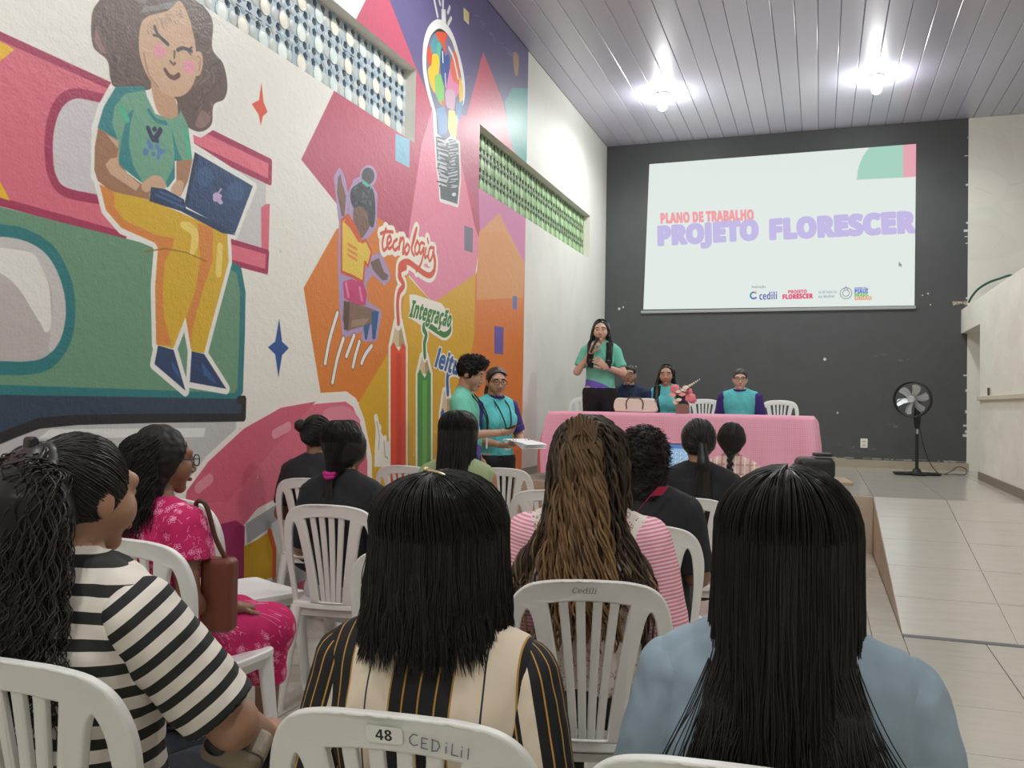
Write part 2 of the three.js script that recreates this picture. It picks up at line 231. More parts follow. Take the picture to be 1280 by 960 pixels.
  for (let k = 0; k < 22; k++) { reseed(1500 + k); blob(zD, k % 2 ? rgb(84, 84, 90) : rgb(48, 46, 52), rr(285, 385), rr(215, 300), 8, 9); }
  fill(zD, rgb(226, 192, 70), [228, 382, 262, 355, 300, 420, 330, 490, 350, 480, 378, 540, 360, 612, 345, 590, 335, 690, 280, 660, 228, 640], { line: rgb(206, 84, 40), w: .022 });
  fill(zD, rgb(206, 84, 40), [262, 355, 300, 420, 325, 495, 312, 490, 270, 420, 240, 390]); for (let k = 0; k < 9; k++) line(zD, rgb(222, 134, 60), .02, [260 + (k % 3) * 16, 500 + k * 9, 275 + (k % 3) * 14, 510 + k * 9]);
  fill(zD, rgb(116, 90, 80), [372, 590, 415, 570, 440, 640, 462, 655, 455, 680, 432, 682, 385, 630]);
  fill(zD, rgb(198, 62, 118), [235, 690, 275, 675, 338, 695, 355, 750, 348, 805, 300, 810, 240, 770]); line(zD, rgb(228, 122, 160), .03, [250, 700, 262, 760]); line(zD, rgb(228, 122, 160), .03, [318, 720, 330, 780]);
  fill(zD, rgb(132, 102, 88), [240, 782, 348, 812, 408, 836, 380, 900, 300, 920, 252, 938, 232, 880]); fill(zD, rgb(92, 66, 58), [240, 782, 270, 795, 262, 925, 240, 930]); fill(zD, rgb(160, 130, 108), [280, 880, 370, 870, 340, 905, 275, 918]);
  fill(zG, rgb(40, 92, 138), [238, 182, 272, 182, 255, 312, 242, 308, 238, 240]); fill(zG, rgb(40, 92, 138), [200, 248, 232, 236, 216, 312, 208, 312]);
  for (const l of [[80, 190, 45, 310, 24, 420], [108, 308, 80, 400, 58, 508], [157, 294, 140, 340, 122, 388], [182, 322, 165, 380, 152, 436], [238, 342, 210, 380, 192, 420]]) { line(zG, rgb(90, 70, 60), .045, l, { smooth: true }); line(zG, rgb(238, 234, 228), .034, l, { smooth: true }); }
  // --- pencils with handwriting
  const PW = rgb(236, 230, 216);
  const pencil = (x0, x1, yTop, yTip, yBot, c, dark) => {
    fill(zG, PW, [x0, yTop, (x0 + x1) / 2 - 12, yTip, (x0 + x1) / 2 + 12, yTip, x1, yTop, x1, yBot, x0, yBot], { line: PW, w: .07 });
    fill(zG, rgb(212, 190, 150), [x0 + 2, yTop, (x0 + x1) / 2 - 10, yTip, (x0 + x1) / 2 + 10, yTip, x1 - 2, yTop]);
    fill(zG, rgb(176, 150, 112), [lerp(x0, x1, .55), yTop, (x0 + x1) / 2 + 4, yTip, (x0 + x1) / 2 + 10, yTip, x1 - 2, yTop]);
    fill(zG, c, [x0, yTop, lerp(x0, x1, .2), yTop - 22, lerp(x0, x1, .35), yTop, lerp(x0, x1, .55), yTop + 20, lerp(x0, x1, .8), yTop - 20, x1, yTop, x1, yBot, x0, yBot]);
    fill(zG, dark, [lerp(x0, x1, .38), yTop + 30, lerp(x0, x1, .7), yTop + 30, lerp(x0, x1, .7), yBot, lerp(x0, x1, .38), yBot]);
  };
  pencil(326, 396, 345, 232, 1150, rgb(224, 78, 40), rgb(210, 62, 34)); pencil(450, 512, 470, 390, 1150, rgb(66, 140, 58), rgb(96, 168, 78)); pencil(556, 610, 650, 550, 1150, rgb(38, 92, 156), rgb(58, 116, 176));
  const curl = (f, c, pts, w1, w2) => { line(f, PW, w1, pts, { smooth: true }); line(f, c, w2, pts, { smooth: true }); };
  const RED = rgb(214, 82, 58), GRN = rgb(58, 124, 54), BLU = rgb(52, 96, 156);
  const script = [[270, 190, 235, 300, 215, 420, 235, 515, 285, 470], [190, 265, 270, 235, 370, 240], [290, 440, 345, 370, 330, 300, 295, 340, 288, 440, 320, 490, 375, 440], [435, 350, 385, 400, 380, 480, 410, 512, 450, 470], [485, 330, 465, 500], [470, 420, 520, 330, 538, 380, 522, 560, 555, 525], [590, 420, 552, 490, 565, 572, 605, 540, 620, 460, 590, 420], [650, 480, 700, 330, 730, 180, 690, 300, 655, 500, 690, 590], [740, 370, 705, 470, 712, 560, 748, 560, 775, 470, 740, 370], [845, 420, 800, 400, 770, 480, 790, 565, 840, 480, 800, 700, 725, 825], [870, 480, 850, 620, 890, 600], [893, 340, 905, 400], [985, 480, 930, 480, 905, 600, 930, 675, 980, 560, 990, 480, 980, 600]];
  const sweep = [980, 560, 1005, 680, 990, 820, 930, 890, 840, 860, 720, 770, 600, 690, 500, 720, 470, 800, 490, 940];
  for (const [c, w1, w2] of [[PW, .1, .12], [RED, .026, .05]]) { for (const l of script) line(zN, c, w1, l, { smooth: true }); line(zN, c, w2, sweep, { smooth: true }); line(zG, c, w2, [395, -22, 372, -10, 366, 20, 380, 45, 385, 65, 365, 95, 358, 150, 362, 235], { smooth: true }); }
  fill(zG, PW, [415, 110, 440, 110, 560, 150, 610, 220, 608, 270, 575, 310, 540, 290, 480, 250, 420, 210], { line: PW, w: .02 });
  curl(zG, GRN, [598, 235, 600, 270, 575, 290, 540, 272, 490, 240, 478, 262, 490, 290, 482, 330, 484, 390], .1, .05);
  text(zG, [424, 108], [612, 168], [408, 224], 'Integração', GRN, 'italic bold 90px sans-serif', PW, 16);
  curl(zG, BLU, [640, 455, 600, 462, 588, 490, 590, 560], .1, .06);
  text(zG, [540, 328], [692, 398], [522, 456], 'leitura', BLU, 'italic bold 90px sans-serif', PW, 16);
  for (const l of [[258, 672, 275, 760, 290, 850], [275, 720, 262, 800, 262, 870], [300, 770, 300, 850], [315, 800, 290, 860, 300, 870]]) line(zG, rgb(236, 230, 216), .06, l, { smooth: true });
  fill(zG, rgb(236, 230, 216), [250, 900, 255, 780, 258, 672, 282, 740, 300, 770, 320, 800, 320, 900]); line(zG, rgb(140, 140, 150), .01, [262, 690, 275, 760, 270, 820]); line(zG, rgb(140, 140, 150), .01, [295, 780, 300, 850, 312, 860]);
  for (let k = 0; k < 5; k++) line(zG, rgb(226, 92, 40), .018, [868 + k * 6, 790 + k * 12, 862 + k * 8, 850, 872 + k * 6, 905], { smooth: true });
  line(zG, rgb(226, 92, 40), .02, [862, 790, 900, 785, 898, 880, 862, 890]);
  // --- big pink shape low on the wall
  const train = [-40, 520, 40, 430, 130, 310, 270, 180, 420, 95, 560, 58, 680, 50, 715, 75, 745, 150, 775, 300, 775, 420, 640, 420, 480, 440, 330, 520, 250, 620, 200, 900, -40, 900];
  fill(zK, rgb(214, 104, 124), train, { line: rgb(238, 228, 220), w: .07 });
  fill(zK, rgb(206, 92, 114), [42, 430, 130, 310, 270, 180, 420, 95, 560, 70, 480, 150, 330, 330, 200, 480, 100, 560, 30, 560]);
  fill(zK, rgb(224, 132, 150), [590, 110, 650, 88, 700, 100, 738, 150, 700, 160, 610, 165], { smooth: true });
  line(zK, rgb(228, 148, 162), .06, [395, 200, 450, 170]); line(zK, rgb(224, 140, 156), .06, [90, 415, 135, 380]);
  fill(zK, rgb(214, 100, 122), [-40, 560, 100, 480, 200, 470, 200, 900, -40, 900]);
  fill(zK, rgb(150, 40, 90), [100, 620, 180, 560, 240, 545, 275, 570, 272, 780, 100, 800]); fill(zK, rgb(222, 130, 156), [120, 670, 150, 630, 190, 620, 195, 740, 120, 740]); fill(zK, rgb(214, 100, 122), [-40, 600, 90, 610, 100, 900, -40, 900]);
  fill(zK, rgb(168, 166, 168), [278, 560, 420, 470, 430, 540, 340, 600, 285, 640]); fill(zK, rgb(214, 210, 204), [380, 560, 520, 470, 560, 700, 400, 770]);
  fill(zK, rgb(206, 160, 34), [272, 650, 330, 620, 372, 590, 392, 660, 390, 770, 330, 795, 272, 780]); line(zK, rgb(208, 90, 44), .04, [374, 590, 394, 660, 392, 770]);
  fill(zK, rgb(206, 160, 34), [438, 725, 470, 660, 520, 690, 520, 720]); fill(zK, rgb(168, 166, 168), [360, 800, 560, 690, 620, 730, 400, 850]);
  fill(zK, rgb(196, 86, 108), [-40, 860, 200, 870, 380, 850, 560, 760, 640, 800, 380, 925, 200, 1000, -40, 1060]);
  // --- wear: small chips and scuffs
  for (let k = 0; k < 130; k++) { reseed(4000 + k); const x = rr(M0, M1), y = rr(.2, 5); ctx.fillStyle = k % 3 ? 'rgba(150,140,130,.28)' : 'rgba(240,236,228,.35)'; ctx.fillRect(x, y, rr(.004, .03), rr(.004, .02)); }
}
const plasterBump = noiseTex(512, (u, v) => 128 + 70 * tnoise(u, v, 9) + 60 * tnoise(u, v, 26, 3) + 45 * tnoise(u, v, 70, 9), {});
const bumpAt = (ru, rv) => { const t = plasterBump.clone(); t.repeat.set(ru, rv); t.needsUpdate = true; return t; };
const muralTex = canvasTex(2048, 2048, drawMural);
const muralMat = new THREE.MeshPhysicalMaterial({ map: muralTex, roughness: 0.46, bumpMap: bumpAt(9, 6), bumpScale: 0.0045, clearcoat: 0.12, clearcoatRoughness: 0.32 });
const paintTex = (base, spots, s, amp = 5) => canvasTex(1024, 1024, (c, w, h) => {
  reseed(s); c.fillStyle = rgb(...base); c.fillRect(0, 0, w, h);
  for (let k = 0; k < spots; k++) { const l = rr(-amp, amp); c.fillStyle = `rgba(${base[0] + l * 4 | 0},${base[1] + l * 4 | 0},${base[2] + l * 4 | 0},.12)`; c.beginPath(); c.ellipse(rr(0, w), rr(0, h), rr(4, 60), rr(4, 90), rr(0, 3), 0, 7); c.fill(); }
  for (let k = 0; k < spots / 3; k++) { c.strokeStyle = `rgba(${base[0] * .7 | 0},${base[1] * .7 | 0},${base[2] * .68 | 0},.16)`; c.lineWidth = rr(.6, 2); const x = rr(0, w), y = rr(0, h); c.beginPath(); c.moveTo(x, y); c.lineTo(x + rr(-25, 25), y + rr(-40, 40)); c.stroke(); }
}, { repeat: [1, 1] });
const whiteMat = std(0xffffff, .55, { map: paintTex([226, 226, 218], 260, 21), bumpMap: bumpAt(4, 5), bumpScale: .003 });
const sideMat = std(0xffffff, .6, { map: paintTex([228, 224, 213], 420, 22, 8), bumpMap: bumpAt(8, 3), bumpScale: .003 });
const revealMat = std(lin0(226, 222, 212), .7);
const darkMat = std(0xffffff, .5, { map: paintTex([70, 72, 74], 300, 23, 3), bumpMap: bumpAt(4, 4), bumpScale: .002 });
// ------------------------------------------------------------------ left wall with its two block-filled openings
const VENTS = [{ s0: 2.97, s1: 6.37, y0: 3.362, y1: 3.952 }, { s0: 7.775, s1: 12.04, y0: 3.335, y1: 3.94 }];
const THICK = 0.2, SETBACK = 0.075;
function wallSlab(pts, holes, mats, uv) {
  const sh = new THREE.Shape(pts.map(p => new THREE.Vector2(...p)));
  for (const h of holes) sh.holes.push(new THREE.Path(h.map(p => new THREE.Vector2(...p))));
  const g = new THREE.ExtrudeGeometry(sh, { depth: THICK, bevelEnabled: false });
  const P = g.attributes.position, U = g.attributes.uv;
  for (let i = 0; i < P.count; i++) U.setXY(i, ...uv(P.getX(i), P.getY(i)));
  g.applyMatrix4(new THREE.Matrix4().makeBasis(V(0, 0, -1), V(0, 1, 0), V(1, 0, 0))).translate(-THICK, 0, 0);
  return g;
}
const rect = (a, b, c, d) => [[a, b], [c, b], [c, d], [a, d]];
const wallLeft = structure('wall_left', 'long plaster wall with a colourful mural and two strips of openwork blocks');
{
  const v = VENTS[1], H = ROOM.H, m = M1;
  const uvM = (s, y) => [(s - M0) / (M1 - M0), y / H], uvW = (s, y) => [s / 4, y / 5];
  part(wallLeft, 'painted_plaster', wallSlab([[M0, 0], [m, 0], [m, v.y0], [v.s0, v.y0], [v.s0, v.y1], [m, v.y1], [m, H], [M0, H]], [rect(VENTS[0].s0, VENTS[0].y0, VENTS[0].s1, VENTS[0].y1)], null, uvM), [muralMat, revealMat]).userData.label = 'plaster painted with a mural of a reading girl, books and pencils';
  part(wallLeft, 'white_plaster', wallSlab([[m, 0], [ROOM.D, 0], [ROOM.D, H], [m, H], [m, v.y1], [v.s1, v.y1], [v.s1, v.y0], [m, v.y0]], [], null, uvW), [whiteMat, revealMat]);
  part(wallLeft, 'white_plaster', wallSlab(rect(-ROOM.REAR, 0, M0, H), [], null, uvW), [whiteMat, revealMat]);
  // openwork blocks: a web with five-sided holes, round bosses standing proud of it
  const sq = new THREE.Shape([[-.1, -.1], [.1, -.1], [.1, .1], [-.1, .1]].map(p => new THREE.Vector2(...p)));
  for (const [cx, cy] of [[-.05, .064], [.05, .064], [-.05, -.064], [.05, -.064]]) { const h = new THREE.Path(); for (let k = 0; k < 5; k++) { const a = k * Math.PI * .4 + (cy > 0 ? .3 : -.3); const q = [cx + .029 * Math.cos(a), cy + .03 * Math.sin(a)]; k ? h.lineTo(...q) : h.moveTo(...q); } h.closePath(); sq.holes.push(h); }
  const web = new THREE.ExtrudeGeometry(sq, { depth: .045, bevelEnabled: false });
  const boss = (x, y, r, h, z) => new THREE.SphereGeometry(r, 14, 6, 0, Math.PI * 2, 0, Math.PI / 2).rotateX(Math.PI / 2).scale(1, 1.08, h / r).translate(x, y, z);
  const ring = (x, y, r, z) => new THREE.TorusGeometry(r, .006, 5, 16).scale(1, 1.08, 1).translate(x, y, z);
  const make = (colWeb, colBoss, colSide) => {
    const paint = (g, c) => { g = g.index ? g.toNonIndexed() : g; const n = g.attributes.position.count, a = new Float32Array(n * 3); for (let i = 0; i < n; i++) a.set([c.r, c.g, c.b], i * 3); g.setAttribute('color', new THREE.BufferAttribute(a, 3)); return g; };
    const list = [paint(web.clone(), colWeb), paint(boss(0, 0, .052, .009, .045), colBoss), paint(ring(0, 0, .047, .047), colBoss), paint(boss(.1, 0, .042, .008, .043), colSide), paint(boss(0, .1, .03, .008, .043), colWeb), paint(boss(.1, .1, .028, .008, .043), colSide)];
    
    return mergeGeometries(list).rotateY(Math.PI / 2).translate(-SETBACK - .065, 0, 0);
  };
  const C = (r, g, b) => new THREE.Color(r / 255, g / 255, b / 255).convertSRGBToLinear();
  const kinds = [[make(C(168, 184, 196), C(226, 234, 228), C(188, 192, 188)), make(C(162, 178, 190), C(232, 226, 212), C(180, 186, 184)), make(C(172, 186, 196), C(212, 222, 220), C(194, 196, 190))],
    [make(C(128, 150, 118), C(170, 204, 150), C(142, 172, 130)), make(C(122, 144, 114), C(160, 196, 142), C(150, 176, 136)), make(C(132, 150, 124), C(178, 208, 160), C(138, 164, 126))]];
  const blockMat = new THREE.MeshStandardMaterial({ vertexColors: true, roughness: .45 });
  VENTS.forEach((v, vi) => {
    const nx = Math.round((v.s1 - v.s0) / .2), w = (v.s1 - v.s0) / nx, h = (v.y1 - v.y0) / 3; reseed(50 + vi);
    for (let i = 0; i < nx; i++) for (let j = 0; j < 3; j++) { const b = part(wallLeft, 'openwork_block', kinds[vi][rnd() * 3 | 0], blockMat); b.position.set(rr(-.004, .004), v.y0 + (j + .5) * h, -(v.s0 + (i + .5) * w)); b.scale.set(1, h / .2, w / .2); }
  });
  const outer = structure('wall_outer', 'red clay wall behind the openwork blocks');
  part(outer, 'clay_wall', box(.1, 1.6, 11, -.31, 3.65, -7.4), std(0xc0624a, .9));
}
// ------------------------------------------------------------------ back wall
const backPx = (x, y) => { const p = onPlane(x, y, 2, -ROOM.D); return [p.x, p.y]; };
const wallBack = structure('wall_back', 'end wall behind the stage, dark grey paint ending in white');
{
  const chips = canvasTex(2048, 2048, (c, w, h) => {
    const sx = w / ROOM.PAINT, sy = h / ROOM.H, X = x => x * sx, Y = y => h - y * sy;
    c.fillStyle = rgb(74, 76, 77); c.fillRect(0, 0, w, h); reseed(31);
    for (let k = 0; k < 420; k++) { const l = rr(-6, 6) | 0; c.fillStyle = `rgba(${74 + l},${76 + l},${77 + l},.3)`; c.beginPath(); c.ellipse(rr(0, w), rr(0, h), rr(10, 130), rr(6, 60), rr(0, 3), 0, 7); c.fill(); }
    for (const [px, py, r] of [[1031, 449, 2.2], [774, 386, 2], [779, 384, 1.4], [1047, 516, 1.4], [795, 458, 1], [1160, 367, 1.2], [1153, 369, .9], [1163, 381, 1]]) { const [x, y] = backPx(px, py); c.fillStyle = 'rgb(205,205,200)'; c.beginPath(); c.ellipse(X(x), Y(y), r * 4, r * 4, 0, 0, 7); c.fill(); }
    for (const [px, py] of [[1073, 559], [1090, 562], [1070, 563], [1128, 450], [1100, 444], [1046, 556], [1121, 532], [1140, 578]]) for (let k = 0; k < 9; k++) { const [x, y] = backPx(px + rr(-7, 7), py + rr(-2.5, 2.5)); c.strokeStyle = `rgba(130,130,128,${rr(.15, .45)})`; c.lineWidth = rr(2, 5); c.beginPath(); c.moveTo(X(x), Y(y)); c.lineTo(X(x) + rr(-25, 25), Y(y) + rr(-6, 6)); c.stroke(); }
    for (let k = 0; k < 40; k++) { const [x, y] = backPx(rr(1190, 1210), 378 + rr(-2, 2)); c.fillStyle = k % 2 ? 'rgb(176,150,110)' : 'rgb(190,184,172)'; c.fillRect(X(x), Y(y), rr(4, 16), rr(3, 9)); }
    for (let y = 0; y < h; y += 5) if (rnd() < .035) { c.fillStyle = 'rgb(206,206,200)'; const ww = rr(4, 22); c.fillRect(w - ww, y, ww, rr(4, 16)); }
    for (let k = 0; k < 60; k++) { c.fillStyle = 'rgb(168,166,160)'; c.fillRect(rr(0, w), h - (ROOM.P + .115) * sy - rr(0, 6), rr(10, 60), rr(2, 8)); }
  });
  const g = new THREE.PlaneGeometry(ROOM.PAINT, ROOM.H).translate(ROOM.PAINT / 2, ROOM.H / 2, -ROOM.D);
  part(wallBack, 'dark_paint', g, std(0xffffff, .48, { map: chips, bumpMap: bumpAt(4, 4), bumpScale: .002 }));
  part(wallBack, 'masonry', box(ROOM.W2 + .4, ROOM.H, .2, ROOM.W2 / 2, ROOM.H / 2, -ROOM.D - .101), sideMat);
}
// ------------------------------------------------------------------ right partition with the doorway beside the end wall, other walls
const jamb = onPlane(1224.5, 500, 0, ROOM.W), lintel = onPlane(1224.5, 405, 0, ROOM.W);
const wallRight = structure('wall_right', 'lower white partition wall with a doorway by the dark wall');
{
  const T = .15, zd = -jamb.z;
  const sh = new THREE.Shape([[-ROOM.REAR, 0], [zd, 0], [zd, lintel.y], [ROOM.D, lintel.y], [ROOM.D, ROOM.PART], [-ROOM.REAR, ROOM.PART]].map(p => new THREE.Vector2(...p)));
  const g = new THREE.ExtrudeGeometry(sh, { depth: T, bevelEnabled: false });
  const P = g.attributes.position, U = g.attributes.uv; for (let i = 0; i < P.count; i++) U.setXY(i, P.getX(i) / 6, P.getY(i) / 3);
  g.applyMatrix4(new THREE.Matrix4().makeBasis(V(0, 0, -1), V(0, 1, 0), V(1, 0, 0))).translate(ROOM.W, 0, 0);
  part(wallRight, 'plaster', g, sideMat);
  const a = onPlane(1225, 498, 0, ROOM.W), rail = thing('wall_rail', 'pale wooden rail fixed along the white partition wall', 'rail', [ROOM.W, 0, 0]);
  part(rail, 'board', rbox(.035, .05, 8, .008, -.0175, a.y, -zd + 4.02), std(0xd2c8b2, .5));
  part(rail, 'bracket', merge([box(.02, .1, .03, -.02, a.y + .06, -zd + .7)]), std(0x4a443e, .5));
}
const wallRear = structure('wall_rear', 'plain wall closing the hall at its other end');
part(wallRear, 'plaster', box(ROOM.W2 + .4, ROOM.H, .2, ROOM.W2 / 2, ROOM.H / 2, ROOM.REAR + .1), whiteMat);
const wallFar = structure('wall_side', 'plain wall beyond the low partition');
part(wallFar, 'plaster', box(.2, ROOM.H, ROOM.D + ROOM.REAR, ROOM.W2 + .1, ROOM.H / 2, (ROOM.REAR - ROOM.D) / 2), sideMat);
// ------------------------------------------------------------------ ceiling of long plastic boards
const ceiling = structure('ceiling', 'lilac grey ceiling of long narrow plastic boards');
{
  part(ceiling, 'backing', box(ROOM.W2 + .6, .1, ROOM.D + ROOM.REAR + .4, ROOM.W2 / 2, ROOM.H + .075, (ROOM.REAR - ROOM.D) / 2), std(0x6f6d78, .8));
  const w = .215, L = ROOM.D + ROOM.REAR;
  const sh = new THREE.Shape([[0, 0], [.006, -.006], [w - .010, -.006], [w - .004, 0], [w - .004, .012], [0, .012]].map(p => new THREE.Vector2(...p)));
  const g = new THREE.ExtrudeGeometry(sh, { depth: L, bevelEnabled: false }).translate(0, ROOM.H + .008, -ROOM.D);
  const grain = noiseTex(256, (u, v) => 128 + 60 * tnoise(u, v, 40)), gm = [];
  for (const c of [0xc6c3d4, 0xc2bfd0, 0xc9c6d6]) { const t = grain.clone(); t.repeat.set(6, .4); t.needsUpdate = true; gm.push(new THREE.MeshPhysicalMaterial({ color: c, roughness: .34, bumpMap: t, bumpScale: .0006, clearcoat: .2, clearcoatRoughness: .25 })); }
  reseed(77); for (let x = 0, k = 0; x < ROOM.W2; x += w, k++) part(ceiling, 'ceiling_board', g, gm[rnd() * 3 | 0]).position.x = x;
}
// ------------------------------------------------------------------ floors: hall, stage, ramp
const tileTex = s => canvasTex(512, 512, (c, w, h) => { reseed(s); c.fillStyle = rgb(186, 180, 168); c.fillRect(0, 0, w, h); for (let k = 0; k < 300; k++) { const l = rr(-9, 9) | 0; c.fillStyle = `rgba(${186 + l},${180 + l},${168 + l},.16)`; c.beginPath(); c.ellipse(rr(0, w), rr(0, h), rr(20, 170), rr(3, 24), rr(-.15, .15), 0, 7); c.fill(); } });
const tileMats = [61, 62, 63].map(s => new THREE.MeshPhysicalMaterial({ map: tileTex(s), roughness: .26, clearcoat: .35, clearcoatRoughness: .12 }));
const groutMat = std(0x8b8478, .85);
const TS = .6, tileCache = {};
const tileGeo = (w, d) => tileCache[`${w.toFixed(3)},${d.toFixed(3)}`] ??= (() => { const g = new RoundedBoxGeometry(w - .005, .012, d - .005, 1, .0018); const P = g.attributes.position, U = g.attributes.uv; for (let i = 0; i < P.count; i++) U.setXY(i, P.getX(i) / .6 + .5, P.getZ(i) / .6 + .5); return g; })();
function tileField(parent, xs, zs, y, skip) {
  for (let i = 0; i + 1 < xs.length; i++) for (let j = 0; j + 1 < zs.length; j++) {
    const w = xs[i + 1] - xs[i], d = zs[j + 1] - zs[j], x = (xs[i] + xs[i + 1]) / 2, z = (zs[j] + zs[j + 1]) / 2;
    if (skip && skip(x, z)) continue;
    const m = part(parent, 'tile', tileGeo(w, d), tileMats[rnd() * 3 | 0]); m.position.set(x, y - .006, z); m.rotation.y = w === d && rnd() < .5 ? Math.PI : 0;
  }
}
const cuts = (a, b, o, s = TS) => { const r = [a]; for (let v = o - Math.floor((o - a) / s) * s; v < b - .02; v += s) if (v > a + .02) r.push(v); r.push(b); return r; };
reseed(99);
const XR = 3.53, ZB = -5.69;
const floor = structure('floor', 'hall floor of large beige grey porcelain tiles');
part(floor, 'grout_bed', box(ROOM.W2 + .4, .2, ROOM.D + ROOM.REAR, ROOM.W2 / 2, -.1085, (ROOM.REAR - ROOM.D) / 2), groutMat);
tileField(floor, cuts(0, XR, 3.96 - .6), cuts(-ROOM.RISER, .6, -5.03), 0);
tileField(floor, cuts(XR, ROOM.W, 3.96), cuts(ZB + .06, .6, -5.03), 0);
const stage = structure('floor_stage', 'raised tiled stage floor in front of the dark wall');
part(stage, 'stage_body', box(ROOM.W2, ROOM.P - .008, ROOM.D - ROOM.RISER - .01, ROOM.W2 / 2, (ROOM.P - .008) / 2, -(ROOM.D + ROOM.RISER) / 2 - .005), groutMat);
tileField(stage, cuts(0, ROOM.W, XR), cuts(-ROOM.D, -ROOM.RISER, -ROOM.RISER), ROOM.P);
tileField(stage, cuts(ROOM.W, 6.2, ROOM.W), cuts(-ROOM.D, -ROOM.RISER, -ROOM.RISER), ROOM.P);
{ const xs = cuts(0, XR, XR); const m2 = std(0xb7a591, .35); for (let i = 0; i + 1 < xs.length; i++) { const t = part(stage, 'riser_tile', rbox(xs[i + 1] - xs[i] - .004, ROOM.P - .014, .012, .002, (xs[i] + xs[i + 1]) / 2, ROOM.P / 2 - .006, -ROOM.RISER - .002), m2); } }
const ramp = structure('floor_ramp', 'sloping tiled ramp from hall up to stage');
{
  const run = -ZB - ROOM.RISER, L = Math.hypot(run, ROOM.P), ang = Math.atan2(ROOM.P, -run), wd = ROOM.W - XR;
  const sh = new THREE.Shape([[0, 0], [ROOM.RISER + ZB, 0], [ROOM.RISER + ZB, ROOM.P - .014], [0, -.004]].map(p => new THREE.Vector2(...p)));
  const g = new THREE.ExtrudeGeometry(sh, { depth: wd, bevelEnabled: false }).applyMatrix4(new THREE.Matrix4().makeBasis(V(0, 0, -1), V(0, 1, 0), V(1, 0, 0))).translate(XR, 0, ZB);
  part(ramp, 'ramp_body', g, std(0xb3a08c, .5));
  const xs = cuts(XR, ROOM.W, XR), n = 5;
  for (let i = 0; i + 1 < xs.length; i++) for (let j = 0; j < n; j++) {
    const w = xs[i + 1] - xs[i], d = L / n, c = (j + .5) / n; const m = part(ramp, 'tile', tileGeo(w, d), tileMats[rnd() * 3 | 0]);
    m.position.set((xs[i] + xs[i + 1]) / 2, ROOM.P * c - .006, lerp(ZB, -ROOM.RISER, c)); m.rotation.x = ang;
  }
  const granite = noiseTex(256, () => { const v = rr(40, 150); return [v, v, v + 3]; }, { srgb: true, repeat: [8, 1] });
  part(ramp, 'granite_strip', rbox(wd, .012, .062, .002, XR + wd / 2, -.003, ZB + .03), std(0xffffff, .4, { map: granite }));
}
// ------------------------------------------------------------------ baseboards
const bbMat = std(0x9a9284, .4), bb = (name, label, list, m = bbMat) => { const s = structure(name, label); list.forEach(g => part(s, 'strip', g, m)); };
bb('baseboard_left', 'grey tiled skirting along the mural wall', [rbox(.012, .085, ROOM.RISER + ROOM.REAR, .003, .006, .0425, (ROOM.REAR - ROOM.RISER) / 2), rbox(.012, .085, ROOM.D - ROOM.RISER - .02, .003, .006, ROOM.P + .0425, -(ROOM.D + ROOM.RISER) / 2)]);
bb('baseboard_back', 'beige tiled skirting under the dark wall', [rbox(jamb.x + .1, .1, .012, .003, jamb.x / 2 + .05, ROOM.P + .05, -ROOM.D + .006)], std(0xa89c88, .4));
bb('baseboard_right', 'brown grey skirting along the partition', [rbox(.014, .09, -jamb.z - ROOM.RISER, .003, ROOM.W - .007, ROOM.P + .045, (jamb.z - ROOM.RISER) / 2)], std(0x857a6b, .45));
// ------------------------------------------------------------------ ceiling bulbs
{
  const glow = new THREE.MeshStandardMaterial({ color: 0xffffff, emissive: LAMP_COLOR, emissiveIntensity: 14, roughness: .3 }), cer = std(0xe6e4e0, .35), ring = std(0x8f8d8a, .4);
  LAMP_SPOTS.forEach(([x, z], k) => {
    const l = thing('ceiling_lamp', ['bare white bulb in ceiling socket above the slide beside the mural wall', 'bare white bulb in ceiling socket above the slide towards the partition'][k] ?? 'bare white bulb in a ceiling socket over the audience', 'lamp', [x, ROOM.H, z], 0, k > 1 ? 'bulbs over the audience' : undefined);
    part(l, 'ceiling_rose', new THREE.LatheGeometry([[.001, 0], [.085, 0], [.085, -.012], [.06, -.022], [.03, -.03], [.001, -.03]].map(p => new THREE.Vector2(...p)).reverse(), 28), ring);
    part(l, 'socket', cyl(.026, .024, .05, 0, -.052, 0), cer);
    part(l, 'bulb', new THREE.LatheGeometry([[.001, -.215], [.03, -.21], [.052, -.19], [.06, -.16], [.056, -.13], [.042, -.105], [.028, -.085], [.026, -.07]].map(p => new THREE.Vector2(...p)), 24), glow);
    // an LED bulb: its housing keeps most of the light below the socket
    const p = new THREE.SpotLight(LAMP_COLOR, LAMP_POWER, 0, Math.PI * .495, .35, 2); p.position.set(0, -.2, 0); p.target.position.set(0, -3, 0); p.castShadow = true; p.shadow.radius = 2.6; l.add(p, p.target);
    const q = new THREE.PointLight(LAMP_COLOR, LAMP_POWER * .2, 0, 2); q.position.set(0, -.16, 0); q.castShadow = true; q.shadow.radius = 2.6; l.add(q);
  });
}
